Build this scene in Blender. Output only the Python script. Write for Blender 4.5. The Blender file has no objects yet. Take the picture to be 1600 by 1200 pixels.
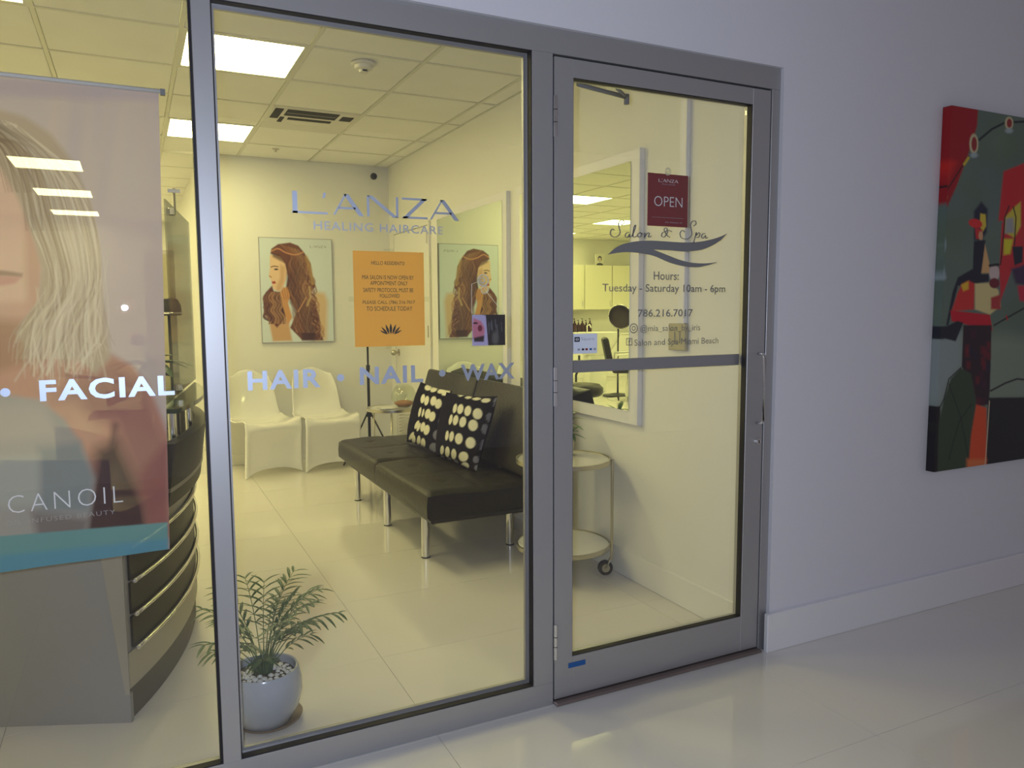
import bpy, bmesh, math, random
import numpy as np
from mathutils import Vector, Matrix
random.seed(7); rng = np.random.default_rng(7)
C = bpy.context.scene.collection
S = bpy.context.scene
PI = math.pi

# ------------------------------------------------------------------ camera
F, YAW, PIT, ROL, DIST = 1196.82, 0.456823, 0.0970172, -0.00542839, 2.24599
CAMZ = 1.38
_fw = np.array([math.sin(YAW)*math.cos(PIT), math.cos(YAW)*math.cos(PIT), -math.sin(PIT)])
_r0 = np.array([math.cos(YAW), -math.sin(YAW), 0.0]); _u0 = np.cross(_r0, _fw)
_r = math.cos(ROL)*_r0 + math.sin(ROL)*_u0
_u = -math.sin(ROL)*_r0 + math.cos(ROL)*_u0
_o = np.array([0, -DIST, CAMZ])
cam = bpy.data.objects.new('camera', bpy.data.cameras.new('camera')); C.objects.link(cam)
cam.data.sensor_width = 36; cam.data.lens = 36*F/1600; cam.data.clip_start = .02
cam.matrix_world = Matrix(((_r[0], _u[0], -_fw[0], _o[0]), (_r[1], _u[1], -_fw[1], _o[1]), (_r[2], _u[2], -_fw[2], _o[2]), (0, 0, 0, 1)))
S.camera = cam

def at(px, py, ax, val):
    d = _fw*F + _r*(px-800) - _u*(py-600)
    t = (val-_o[ax])/d[ax]
    return _o + t*d
def topx(P):
    v = np.asarray(P, float)-_o
    z = v@_fw
    return 800+F*(v@_r)/z, 600-F*(v@_u)/z
XR, YB, ZC, YF, XL, XN = 2.229, 4.93, 2.726, 10.6, -5.0, 0.58   # right wall, near back wall, ceiling, far wall, left wall, niche corner
def mat_(px, py, y):                       # a point seen in the wall mirror, at room depth y
    d = _fw*F + _r*(px-800) - _u*(py-600)
    t = (XR-_o[0])/d[0]; o2 = _o+t*d; d2 = d*np.array([-1, 1, 1])
    t = (y-o2[1])/d2[1]
    return o2+t*d2

# ------------------------------------------------------------------ world, exposure, flash
w = bpy.data.worlds.new('world'); S.world = w; w.use_nodes = True
bg = w.node_tree.nodes['Background']; bg.inputs[0].default_value = (.74, .69, .74, 1); bg.inputs[1].default_value = .29
S.view_settings.view_transform = 'Standard'; S.view_settings.look = 'None'
S.view_settings.exposure = 0; S.view_settings.gamma = 1; S.view_settings.use_curve_mapping = False
S.cycles.max_bounces = 10; S.cycles.transparent_max_bounces = 16; S.cycles.glossy_bounces = 6
S.cycles.sample_clamp_indirect = 6; S.cycles.caustics_reflective = False
fl = bpy.data.lights.new('camera_flash', 'SPOT'); fl.energy = 115; fl.color = (.70, .80, 1); fl.shadow_soft_size = .012
fl.spot_size = math.radians(120); fl.spot_blend = .8
flo = bpy.data.objects.new('camera_flash', fl); C.objects.link(flo)
flo.matrix_world = cam.matrix_world @ Matrix.Translation((-.05, .02, -.01))
LAMP = (1, .90, .40); LAMP_E = 18.5
HALL = (.80, .84, 1); HALL_E = 2.6

# ------------------------------------------------------------------ materials
def srgb(*c):
    if len(c) == 1: c = c[0]
    return tuple(((v/255)/12.92 if v/255 <= .04045 else ((v/255+.055)/1.055)**2.4) for v in c)
M = {}
def mat(name, col=(.8, .8, .8), rough=.5, metal=0, spec=.5, emit=None, es=0, bump=0, bscale=60, alpha=1, noise=0, coat=0, vcol=False, trans=0):
    m = bpy.data.materials.new(name); m.use_nodes = True; nt = m.node_tree
    b = nt.nodes['Principled BSDF']
    b.inputs['Base Color'].default_value = (*col[:3], 1); b.inputs['Roughness'].default_value = rough
    b.inputs['Metallic'].default_value = metal; b.inputs['Specular IOR Level'].default_value = spec
    if coat: b.inputs['Coat Weight'].default_value = coat; b.inputs['Coat Roughness'].default_value = .05
    if emit: b.inputs['Emission Color'].default_value = (*emit, 1); b.inputs['Emission Strength'].default_value = es
    if vcol:
        a = nt.nodes.new('ShaderNodeAttribute'); a.attribute_name = 'paint'
        nt.links.new(a.outputs['Color'], b.inputs['Base Color'])
    tc = None
    if bump or noise:
        tc = nt.nodes.new('ShaderNodeTexCoord'); n = nt.nodes.new('ShaderNodeTexNoise')
        n.inputs['Scale'].default_value = bscale; n.inputs['Detail'].default_value = 4
        nt.links.new(tc.outputs['Object'], n.inputs['Vector'])
        if bump:
            bp = nt.nodes.new('ShaderNodeBump'); bp.inputs['Strength'].default_value = bump; bp.inputs['Distance'].default_value = .01
            nt.links.new(n.outputs['Fac'], bp.inputs['Height']); nt.links.new(bp.outputs['Normal'], b.inputs['Normal'])
        if noise:
            n2 = nt.nodes.new('ShaderNodeTexNoise'); n2.inputs['Scale'].default_value = 3; nt.links.new(tc.outputs['Object'], n2.inputs['Vector'])
            mx = nt.nodes.new('ShaderNodeMix'); mx.data_type = 'RGBA'
            mx.inputs[6].default_value = (*[c*(1-noise) for c in col[:3]], 1); mx.inputs[7].default_value = (*[min(1, c*(1+noise)) for c in col[:3]], 1)
            nt.links.new(n2.outputs['Fac'], mx.inputs[0]); nt.links.new(mx.outputs[2], b.inputs['Base Color'])
    if alpha < 1: b.inputs['Alpha'].default_value = alpha
    M[name] = m; return m
def glassmat(name, tint=(1, 1, 1), refl=1.0, f0=.045, gr=0):
    m = bpy.data.materials.new(name); m.use_nodes = True; nt = m.node_tree; nt.nodes.clear()
    out = nt.nodes.new('ShaderNodeOutputMaterial'); mix = nt.nodes.new('ShaderNodeMixShader')
    t = nt.nodes.new('ShaderNodeBsdfTransparent'); t.inputs[0].default_value = (*tint, 1)
    g = nt.nodes.new('ShaderNodeBsdfGlossy'); g.inputs['Roughness'].default_value = gr; g.inputs[0].default_value = (refl, refl, refl, 1)
    lw = nt.nodes.new('ShaderNodeLayerWeight'); lw.inputs['Blend'].default_value = .5
    pw = nt.nodes.new('ShaderNodeMath'); pw.operation = 'POWER'; pw.inputs[1].default_value = 5
    ma = nt.nodes.new('ShaderNodeMath'); ma.operation = 'MULTIPLY_ADD'; ma.inputs[1].default_value = 1-f0; ma.inputs[2].default_value = f0
    nt.links.new(lw.outputs['Facing'], pw.inputs[0]); nt.links.new(pw.outputs[0], ma.inputs[0]); nt.links.new(ma.outputs[0], mix.inputs[0])
    nt.links.new(t.outputs[0], mix.inputs[1]); nt.links.new(g.outputs[0], mix.inputs[2]); nt.links.new(mix.outputs[0], out.inputs[0])
    M[name] = m; return m
mat('wall_paint', (.80, .79, .74), .6, bump=.05, bscale=180)
mat('hall_paint', (.74, .73, .77), .55, bump=.08, bscale=120)
mat('base_paint', (.80, .79, .80), .35)
mat('ceiling_board', (.86, .85, .79), .9, bump=.12, bscale=350, noise=.04)
mat('grid_metal', (.70, .69, .60), .5)
mat('floor_tile', (.74, .71, .66), .07, spec=.6, noise=.02)
mat('grout', (.42, .38, .31), .8)
mat('aluminium', (.46, .455, .46), .46, metal=.68, bump=.02, bscale=400)
mat('threshold', (.30, .24, .22), .4, metal=.8, noise=.3)
mat('rubber', (.012, .010, .014), .6)
mat('gap', (.01, .01, .01), .9)
mat('chrome', (.85, .85, .86), .08, metal=1)
mat('brushed', (.55, .52, .42), .3, metal=1)
mat('vinyl', (.50, .56, .68), .44, metal=.7)
mat('grey_vinyl', (.20, .20, .20), .5)
mat('push_band', (.30, .30, .31), .4, metal=.4)
glassmat('glass'); glassmat('acrylic', (.97, .98, .96), .35, .02, .12)
glassmat('bowl_glass', (.93, .95, .92), 1, .06)
mat('mirror', (.80, .88, .72), .0, metal=1)
mat('leather', (.016, .014, .011), .40, spec=.28, bump=.25, bscale=40)
mat('stitch', (.06, .055, .045), .6)
mat('white_plastic', (.84, .83, .78), .12, coat=.7)
mat('black_plastic', (.015, .014, .014), .35)
mat('black_metal', (.02, .02, .02), .4, metal=.5)
mat('diffuser', (1, 1, 1), .5, emit=LAMP, es=LAMP_E)
mat('hall_diffuser', (1, 1, 1), .5, emit=HALL, es=HALL_E)
mat('lamp_trim', (.7, .7, .62), .5)
mat('white_metal', (.72, .70, .62), .45)
mat('vent_dark', (.02, .02, .02), .8)
mat('desk_body', (.42, .39, .33), .35, metal=.3)
mat('desk_grey', (.31, .30, .275), .5, noise=.04)
mat('desk_dark', (.030, .026, .018), .42, spec=.35)
mat('desk_kick', (.07, .055, .045), .45)
mat('green_glass', (.03, .05, .025), .06, spec=.7)
mat('pot_glaze', (.42, .45, .50), .18, coat=.5, noise=.08, bump=.15, bscale=30)
mat('saucer_brown', (.22, .15, .09), .6)
mat('soil', (.05, .035, .02), .95, bump=1, bscale=80)
mat('pebble', (.74, .72, .66), .6)
mat('leaf', (.020, .075, .022), .4, noise=.35)
mat('leaf_pale', (.10, .22, .07), .45, noise=.3)
mat('stem', (.09, .15, .04), .5)
mat('orange_paper', (.95, .66, .15), .7)
mat('ink', (.02, .016, .012), .7)
mat('red_plastic', (.21, .004, .008), .3, noise=.2)
mat('white_ink', (.8, .8, .8), .5)
mat('grey_ink', (.34, .34, .36), .5)
mat('white_card', (.78, .82, .92), .5)
mat('blue_tape', (.01, .09, .30), .6)
mat('paint_print', rough=.55, vcol=True)
mat('gloss_print', rough=.25, vcol=True, coat=.3)
mat('fabric_print', rough=.9, spec=.08, vcol=True)
mat('canvas_side', srgb(110, 18, 22), .8)
mat('door_white', (.78, .77, .72), .4)
mat('cabinet_cream', (.82, .80, .60), .35)
mat('bottle_brown', (.06, .02, .012), .25)
mat('ceramic', (.85, .85, .80), .1, coat=.5)
mat('amber', (.45, .16, .04), .6, noise=.4, bump=.6, bscale=60)
mat('beige_plate', (.46, .42, .28), .5)
mat('pink', (.75, .40, .45), .6)
mat('teal', (.03, .30, .38), .6)
def fabric_translucent():
    m = mat('banner_print', rough=.8, vcol=True); nt = m.node_tree
    b = nt.nodes['Principled BSDF']; b.inputs['Specular IOR Level'].default_value = .2; out = nt.nodes['Material Output']
    t = nt.nodes.new('ShaderNodeBsdfTransparent'); mix = nt.nodes.new('ShaderNodeMixShader'); mix.inputs[0].default_value = .10
    tl = nt.nodes.new('ShaderNodeBsdfTranslucent'); mix2 = nt.nodes.new('ShaderNodeMixShader'); mix2.inputs[0].default_value = .45
    a = [n for n in nt.nodes if n.type == 'ATTRIBUTE'][0]; nt.links.new(a.outputs['Color'], tl.inputs[0])
    nt.links.new(b.outputs[0], mix2.inputs[1]); nt.links.new(tl.outputs[0], mix2.inputs[2])
    nt.links.new(mix2.outputs[0], mix.inputs[1]); nt.links.new(t.outputs[0], mix.inputs[2]); nt.links.new(mix.outputs[0], out.inputs[0])
fabric_translucent()
def paper():
    nt = M['orange_paper'].node_tree; b = nt.nodes['Principled BSDF']; out = nt.nodes['Material Output']
    tl = nt.nodes.new('ShaderNodeBsdfTranslucent'); tl.inputs[0].default_value = b.inputs['Base Color'].default_value; mix = nt.nodes.new('ShaderNodeMixShader'); mix.inputs[0].default_value = .6
    nt.links.new(b.outputs[0], mix.inputs[1]); nt.links.new(tl.outputs[0], mix.inputs[2]); nt.links.new(mix.outputs[0], out.inputs[0])
paper()

# ------------------------------------------------------------------ helpers
def tag(o, label=None, cat=None, group=None, kind=None):
    if label: o['label'] = label
    if cat: o['category'] = cat
    if group: o['group'] = group
    if kind: o['kind'] = kind
    return o
def thing(name, label, cat, loc=(0, 0, 0), rotz=0, group=None):
    o = bpy.data.objects.new(name, None); C.objects.link(o); o.empty_display_size = .1
    o.location = loc; o.rotation_euler = (0, 0, rotz); return tag(o, label, cat, group)
def struct_root(name, loc=(0, 0, 0)):
    o = bpy.data.objects.new(name, None); C.objects.link(o); o.location = loc; o['kind'] = 'structure'; return o
def link(name, me, parent=None, loc=None):
    o = bpy.data.objects.new(name, me); C.objects.link(o)
    if parent: o.parent = parent
    if loc is not None: o.location = loc
    return o
def obj(name, bm, m, parent=None, smooth=False, world=True, auto=None):
    """bm in world coordinates when world=True: it is moved into the parent's frame (parents are only moved and turned about z)"""
    if parent is not None and world:
        mw = Matrix.Identity(4); p = parent
        while p is not None:
            mw = Matrix.LocRotScale(p.location, p.rotation_euler, p.scale) @ mw; p = p.parent
        bmesh.ops.transform(bm, matrix=mw.inverted(), verts=bm.verts)
    me = bpy.data.meshes.new(name); bm.to_mesh(me); bm.free()
    if smooth:
        for f in me.polygons: f.use_smooth = True
        if auto: me.set_sharp_from_angle(angle=math.radians(auto))
    me.materials.append(M[m]); return link(name, me, parent)
def bx(bm, x0, x1, y0, y1, z0, z1, bev=0):
    r = bmesh.ops.create_cube(bm, size=1); vs = r['verts']
    bmesh.ops.scale(bm, vec=(abs(x1-x0), abs(y1-y0), abs(z1-z0)), verts=vs)
    bmesh.ops.translate(bm, vec=((x0+x1)/2, (y0+y1)/2, (z0+z1)/2), verts=vs)
    if bev:
        es = list({e for v in vs for e in v.link_edges})
        bmesh.ops.bevel(bm, geom=es, offset=bev, segments=2 if bev > .004 else 1, profile=.5, affect='EDGES')
    return bm
def box(*a, bev=0): return bx(bmesh.new(), *a, bev=bev)
def cyl(bm, p0, p1, r0, r1=None, n=16, cap=True):
    p0, p1 = Vector(p0), Vector(p1); d = p1-p0
    q = d.to_track_quat('Z', 'Y').to_matrix().to_4x4()
    bmesh.ops.create_cone(bm, cap_ends=cap, segments=n, radius1=r0, radius2=r0 if r1 is None else r1, depth=d.length, matrix=Matrix.Translation((p0+p1)/2) @ q)
    return bm
def cy(*a, **k): return cyl(bmesh.new(), *a, **k)
def sph(bm, c, r, sc=(1, 1, 1), n=16):
    bmesh.ops.create_uvsphere(bm, u_segments=n, v_segments=max(6, n//2), radius=r, matrix=Matrix.Translation(c) @ Matrix.Diagonal((*sc, 1))); return bm
def lathe(bm, prof, c=(0, 0, 0), n=32):
    rings = []
    for r, z in prof:
        rings.append([bm.verts.new((c[0]+r*math.cos(2*PI*i/n), c[1]+r*math.sin(2*PI*i/n), c[2]+z)) for i in range(n)] if r > 1e-5 else [bm.verts.new((c[0], c[1], c[2]+z))])
    for a, b in zip(rings, rings[1:]):
        for i in range(n):
            j = (i+1) % n
            if len(a) == 1 and len(b) == 1: continue
            if len(a) == 1: bm.faces.new((a[0], b[j], b[i]))
            elif len(b) == 1: bm.faces.new((a[i], a[j], b[0]))
            else: bm.faces.new((a[i], a[j], b[j], b[i]))
    bmesh.ops.recalc_face_normals(bm, faces=bm.faces); return bm
def tube(bm, pts, r, n=8, r2=None):
    pts = [Vector(p) for p in pts]; rings = []; up = Vector((0, 0, 1))
    for i, p in enumerate(pts):
        t = (pts[min(i+1, len(pts)-1)]-pts[max(i-1, 0)]).normalized()
        s = t.cross(up);
        if s.length < 1e-3: s = t.cross(Vector((1, 0, 0)))
        s.normalize(); q = s.cross(t).normalized()
        rr = r if r2 is None else r+(r2-r)*i/(len(pts)-1)
        rings.append([bm.verts.new(p+rr*(math.cos(2*PI*k/n)*s+math.sin(2*PI*k/n)*q)) for k in range(n)])
    for a, b in zip(rings, rings[1:]):
        for k in range(n): bm.faces.new((a[k], a[(k+1) % n], b[(k+1) % n], b[k]))
    bm.faces.new(rings[0][::-1]); bm.faces.new(rings[-1]); return bm
def poly_plate(pts3, thick):
    """flat polygon from 3d points pushed by the vector thick"""
    bm = bmesh.new(); vs = [bm.verts.new(p) for p in pts3]; f = bm.faces.new(vs)
    r = bmesh.ops.extrude_face_region(bm, geom=[f]); v2 = [v for v in r['geom'] if isinstance(v, bmesh.types.BMVert)]
    bmesh.ops.translate(bm, vec=thick, verts=v2); bmesh.ops.recalc_face_normals(bm, faces=bm.faces)
    bmesh.ops.triangulate(bm, faces=[f for f in bm.faces if len(f.verts) > 4]); return bm
def text_bm(s, x0, x1, z0, z1, bold=0, space=1.0, depth=.0006, shear=0):
    cu = bpy.data.curves.new('t', 'FONT'); cu.body = s; cu.size = 1; cu.extrude = 0; cu.offset = bold; cu.space_character = space; cu.shear = shear
    cu.resolution_u = 3; cu.align_x = 'LEFT'; cu.fill_mode = 'FRONT'
    o = bpy.data.objects.new('t', cu); C.objects.link(o)
    dg = bpy.context.evaluated_depsgraph_get(); me = bpy.data.meshes.new_from_object(o.evaluated_get(dg))
    bpy.data.objects.remove(o); bpy.data.curves.remove(cu)
    bm = bmesh.new(); bm.from_mesh(me); bpy.data.meshes.remove(me)
    xs = [v.co.x for v in bm.verts]; ys = [v.co.y for v in bm.verts]
    ax, bx_ = min(xs), max(xs); ay, by = min(ys), max(ys)
    for v in bm.verts:
        v.co = Vector((x0+(v.co.x-ax)/(bx_-ax)*(x1-x0), 0, z0+(v.co.y-ay)/(by-ay)*(z1-z0)))
    return bm
def text(name, s, x0, x1, z0, z1, y, m, parent, bold=0, space=1.0, label=None, fx=None, shear=0):
    """lettering on a plane facing -y at depth y; fx maps points elsewhere"""
    bm = text_bm(s, x0, x1, z0, z1, bold, space, shear=shear)
    for v in bm.verts:
        v.co.y = y
        if fx: v.co = Vector(fx(v.co))
    o = obj(name, bm, m, parent)
    if label: o['label'] = label
    return o

# --- painter: colours a grid of points, working in picture coordinates of the flat print
class Canvas:
    def __init__(s, U, V, base): s.U, s.V = U.ravel(), V.ravel(); s.C = np.tile(np.array(srgb(base)), (s.U.size, 1))
    def _mix(s, idx, a, col): s.C[idx] = s.C[idx]*(1-a[:, None])+np.array(srgb(col))*a[:, None]
    def _near(s, P, m):
        return np.nonzero((s.U > P[:, 0].min()-m) & (s.U < P[:, 0].max()+m) & (s.V > P[:, 1].min()-m) & (s.V < P[:, 1].max()+m))[0]
    def _dist(s, idx, P, w=None):
        u, v = s.U[idx], s.V[idx]; best = np.full(idx.size, 1e9)
        for i in range(len(P)-1):
            a, b = P[i], P[i+1]; d = b-a; L = d@d+1e-9
            t = np.clip(((u-a[0])*d[0]+(v-a[1])*d[1])/L, 0, 1)
            q = np.hypot(u-a[0]-t*d[0], v-a[1]-t*d[1])
            if w is not None: q = q-(w[i]+(w[i+1]-w[i])*t)
            best = np.minimum(best, q)
        return best
    def poly(s, pts, col, soft=1., a=1.):
        P = np.array(pts, float); Q = np.vstack([P, P[:1]]); idx = s._near(P, soft*2+1)
        if not idx.size: return
        u, v = s.U[idx], s.V[idx]; ins = np.zeros(idx.size, bool)
        for (x0, y0), (x1, y1) in zip(Q, Q[1:]):
            c = ((y0 > v) != (y1 > v)) & (u < (x1-x0)*(v-y0)/((y1-y0) if y1 != y0 else 1e-9)+x0); ins ^= c
        d = s._dist(idx, Q); d = np.where(ins, d, -d)
        s._mix(idx, np.clip(.5+d/(2*soft), 0, 1)*a, col)
    def line(s, pts, w, col, soft=.7, a=1., w2=None):
        P = np.array(pts, float); n = len(P)
        W = np.linspace(w, w if w2 is None else w2, n); idx = s._near(P, W.max()+soft*2)
        if not idx.size: return
        s._mix(idx, np.clip(.5-s._dist(idx, P, W)/(2*soft), 0, 1)*a, col)
    def ell(s, cx, cy_, rx, ry, col, tilt=0, soft=.12, a=1.):
        t = math.radians(tilt); du, dv = s.U-cx, s.V-cy_
        p = (du*math.cos(t)+dv*math.sin(t))/rx; q = (-du*math.sin(t)+dv*math.cos(t))/ry
        r = np.hypot(p, q); idx = np.nonzero(r < 1+soft)[0]
        if idx.size: s._mix(idx, np.clip((1+soft-r[idx])/(2*soft), 0, 1)*a, col)
def smooth_path(pts, k=6):
    P = np.array(pts, float)
    if len(P) < 3: return P
    P2 = np.vstack([2*P[0]-P[1], P, 2*P[-1]-P[-2]]); out = []
    for i in range(1, len(P2)-2):
        for t in np.linspace(0, 1, k, endpoint=False):
            a, b, c, d = P2[i-1:i+3]
            out.append(.5*((2*b)+(-a+c)*t+(2*a-5*b+4*c-d)*t*t+(-a+3*b-3*c+d)*t**3))
    out.append(P[-1]); return np.array(out)
def grid_mesh(name, P, col, m, parent, smooth=False):
    """P: (nv,nu,3) points; col: (nv*nu,3) colours"""
    nv, nu = P.shape[:2]; mw = Matrix.Identity(4); p = parent
    while p is not None: mw = Matrix.LocRotScale(p.location, p.rotation_euler, p.scale) @ mw; p = p.parent
    inv = np.array(mw.inverted()); Q = P.reshape(-1, 3)@inv[:3, :3].T+inv[:3, 3]
    ii = np.arange(nv*nu).reshape(nv, nu)
    fa = np.stack([ii[:-1, :-1], ii[:-1, 1:], ii[1:, 1:], ii[1:, :-1]], -1).reshape(-1, 4)
    me = bpy.data.meshes.new(name); me.vertices.add(len(Q)); me.vertices.foreach_set('co', Q.ravel())
    me.loops.add(fa.size); me.loops.foreach_set('vertex_index', fa.ravel().astype(np.int32))
    me.polygons.add(len(fa)); me.polygons.foreach_set('loop_start', np.arange(0, fa.size, 4, dtype=np.int32))
    me.update(calc_edges=True); me.validate()
    at_ = me.color_attributes.new('paint', 'FLOAT_COLOR', 'POINT')
    at_.data.foreach_set('color', np.hstack([col, np.ones((len(col), 1))]).ravel())
    if smooth: me.polygons.foreach_set('use_smooth', np.ones(len(fa), bool))
    me.materials.append(M[m]); return link(name, me, parent)

# ------------------------------------------------------------------ the setting: floor
HX0, HX1, HY0 = -3.2, 6.2, -4.6
fl_root = struct_root('floor')
obj('screed', box(XL, HX1, HY0, YF+.1, -.06, -.012), 'grout', fl_root)
TX, TY, TX0, TY0 = 1.27, .635, .823, -.012
tile_cache = {}
def tile(x0, x1, y0, y1):
    k = (round(x1-x0, 3), round(y1-y0, 3))
    if k not in tile_cache:
        bm = box(-k[0]/2+.0008, k[0]/2-.0008, -k[1]/2+.0008, k[1]/2-.0008, -.012, 0)
        me = bpy.data.meshes.new('tile'); bm.to_mesh(me); bm.free(); me.materials.append(M['floor_tile']); tile_cache[k] = me
    link('tile', tile_cache[k], fl_root, ((x0+x1)/2, (y0+y1)/2, 0))
def lay(X0, X1, Y0, Y1):
    i0 = math.floor((X0-TX0)/TX); i1 = math.ceil((X1-TX0)/TX); j0 = math.floor((Y0-TY0)/TY); j1 = math.ceil((Y1-TY0)/TY)
    for i in range(i0, i1):
        for j in range(j0, j1):
            a, b = max(X0, TX0+i*TX), min(X1, TX0+(i+1)*TX); c, d = max(Y0, TY0+j*TY), min(Y1, TY0+(j+1)*TY)
            if b-a > .02 and d-c > .02: tile(a, b, c, d)
lay(HX0, HX1, HY0, TY0)
lay(-3.2, XR, TY0, YB); lay(-3.2, XN, YB, YF)
if True: lay(XL, -3.2, 4.4, YF)

# walls
def wall(name, *a, m='wall_paint'): return tag(obj(name, box(*a), m), kind='structure')
wall('wall_right', XR, XR+.12, .07, YB+.12, 0, 2.95)
wall('wall_back', XN, XR, YB, YB+.12, 0, 2.95)
wall('wall_passage', XN, XN+.12, YB+.12, YF, 0, 2.95)
wall('wall_far', XL-.12, XN+.12, YF, YF+.12, 0, 2.95)
wall('wall_left', XL-.12, XL, 0, YF, 0, 2.95)
wall('wall_front', 2.246, HX1, -.02, .07, 0, 3.3, m='hall_paint')
wall('wall_above_shopfront', HX0, 2.246, -.02, .07, 2.281, 3.3, m='hall_paint')
wall('wall_front_left', HX0, -1.2, -.02, .07, 0, 2.281, m='hall_paint')
wall('wall_front_inside', XL, HX0, -.02, .07, 0, 2.95)
wall('ceiling_hall', HX0-.1, HX1+.1, HY0-.1, -.02, 3.0, 3.1, m='hall_paint')
bm = box(2.218, HX1, -.042, -.0205, 0, .158, bev=.003); tag(obj('baseboard_front', bm, 'base_paint'), kind='structure')
tag(obj('baseboard_right', box(XR-.012, XR-.0005, .075, YB-.013, 0.001, .14, bev=.002), 'wall_paint'), kind='structure')
tag(obj('baseboard_back', box(XN, XR-.013, YB-.012, YB-.0005, 0.001, .10, bev=.002), 'wall_paint'), kind='structure')

# suspended ceiling: boards, grid bars
ceil = struct_root('ceiling')
obj('slab', box(XL, XR+.1, .07, YF, ZC+.20, ZC+.23), 'wall_paint', ceil)
gx = [.27+.61*k for k in range(-9, 4)] + [XR]      # .. 2.10, wall
gx = [x for x in gx if x > XL] ; gx = [XL]+gx
gy = [.07, .59, 1.22, 1.85, 2.48, 3.10, 3.74, 4.37, 5.02, 5.72, 6.38, 7.0, 7.63, 8.28, 8.93, 9.62, 10.26, YF]
lamps = [(0.27, 1.85), (0.27, 3.74), (-.95, 5.72), (-.95, 7.63), (-.95, 9.62), (-.95, 1.22), (-3.39+.0, 1.85), (-2.78, 7.63), (-2.78, 5.72), (-2.78, 3.74), (-2.78, 9.62), (-4.61, 7.63), (-4.61, 5.02)]  # desk end, front left and reception left lights: unseen, added to light the desk
lamp_cells = set()
def cell(x, y): return (min(range(len(gx)-1), key=lambda i: abs(gx[i]-x)), min(range(len(gy)-1), key=lambda j: abs(gy[j]-y)))
for l in lamps: lamp_cells.add(cell(*l))
vent_cell = cell(.88, 3.10)
bcache = {}
def board(x0, x1, y0, y1):
    k = (round(x1-x0, 3), round(y1-y0, 3))
    if k not in bcache:
        bm = box(-k[0]/2+.013, k[0]/2-.013, -k[1]/2+.013, k[1]/2-.013, 0, .014, bev=.002)
        me = bpy.data.meshes.new('ceiling_panel'); bm.to_mesh(me); bm.free(); me.materials.append(M['ceiling_board']); bcache[k] = me
    link('ceiling_panel', bcache[k], ceil, ((x0+x1)/2, (y0+y1)/2, ZC-.001+random.uniform(-.0008, .0008)))
for i in range(len(gx)-1):
    for j in range(len(gy)-1):
        if (i, j) in lamp_cells or (i, j) == vent_cell: continue
        if gx[i] > XN+.15 and gy[j] > YB-.05: continue
        x0, x1, y0, y1 = gx[i], gx[i+1], gy[j], gy[j+1]
        if y0 >= YB-.05 or x1 <= XN or y1 <= YB: pass
        else: y1 = YB if x0 > XN-.4 else y1
        board(x0, x1, y0, y1)
for i, x in enumerate(gx):
    y1 = YB if x > XN+.1 else YF
    obj('grid_bar', box(x-.010, x+.010, .07, y1, ZC-.0045, ZC+.03), 'grid_metal', ceil)
for y in gy:
    x1 = XN if y > YB else XR
    obj('grid_bar', box(XL, x1, y-.010, y+.010, ZC-.0040, ZC+.03), 'grid_metal', ceil)
names = {0: 'square ceiling light panel just inside the window, largest in view', 1: 'square ceiling light panel before the back wall, second from the window'}
lampnames = ['bright square ceiling light nearest the shop window', 'bright square ceiling light second from the shop window, by the back wall',
 'ceiling light of the rear salon seen through the banner, nearest of three', 'ceiling light of the rear salon seen through the banner, middle of three', 'ceiling light of the rear salon seen through the banner, farthest of three',
 'added unseen ceiling light above the reception desk end', 'added unseen ceiling light by the far left front wall', 'ceiling light over the wash basins, middle one', 'ceiling light over the styling floor', 'added unseen ceiling light left of the reception', 'ceiling light over the back counter', 'ceiling light in the rear left corner', 'ceiling light halfway down the left wall']
for k, l in enumerate(lamps):
    i, j = cell(*l); x0, x1, y0, y1 = gx[i], gx[i+1], gy[j], gy[j+1]
    t = thing('ceiling_light', lampnames[k], 'light', ((x0+x1)/2, (y0+y1)/2, ZC-.004), 0, 'square ceiling lights')
    bm = bmesh.new()
    for a in ((x0+.010, x0+.028, y0+.01, y1-.01), (x1-.028, x1-.010, y0+.01, y1-.01), (x0+.028, x1-.028, y0+.01, y0+.028), (x0+.028, x1-.028, y1-.028, y1-.01)): bx(bm, *a, ZC-.004, ZC+.03)
    obj('frame', bm, 'lamp_trim', t)
    obj('diffuser', box(x0+.028, x1-.028, y0+.028, y1-.028, ZC+.001, ZC+.008), 'diffuser', t)
# supply diffuser in its grid cell
i, j = vent_cell; x0, x1, y0, y1 = gx[i]+.012, gx[i+1]-.012, gy[j]+.012, gy[j+1]-.012
t = thing('ceiling_vent', 'white ceiling air vent with dark slots beside the lights', 'vent', ((x0+x1)/2, (y0+y1)/2, ZC-.01))
obj('face_plate', box(x0, x1, y0, y1, ZC-.006, ZC+.0, bev=.002), 'white_metal', t)
for a, b, c, d in ((.10, .45, .03, .20), (.14, .44, .25, .31), (.02, .075, .03, .30), (.085, .115, .25, .40), (.48, .56, .08, .20)):
    sl = obj('slot', box(x0+a, x0+b, y0+c, y0+d, ZC-.0085, ZC-.0055), 'vent_dark', t)
for yy in (.118,):
    obj('slat', box(x0+.11, x0+.44, y0+yy, y0+yy+.004, ZC-.0092, ZC-.0080), 'white_metal', t)
sx, sy = 1.19, 1.99
t = thing('smoke_detector', 'round white smoke detector on the ceiling panel', 'smoke detector', (sx, sy, ZC-.003))
obj('base', lathe(bmesh.new(), [(0, 0), (.065, 0), (.068, -.008), (.06, -.016), (0, -.016)], (sx, sy, ZC-.003)), 'white_metal', t, True, auto=40)
obj('sensor_head', lathe(bmesh.new(), [(.05, -.016), (.048, -.034), (.026, -.040), (.024, -.052), (0, -.054)], (sx, sy, ZC-.003)), 'white_metal', t, True, auto=40)
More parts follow.
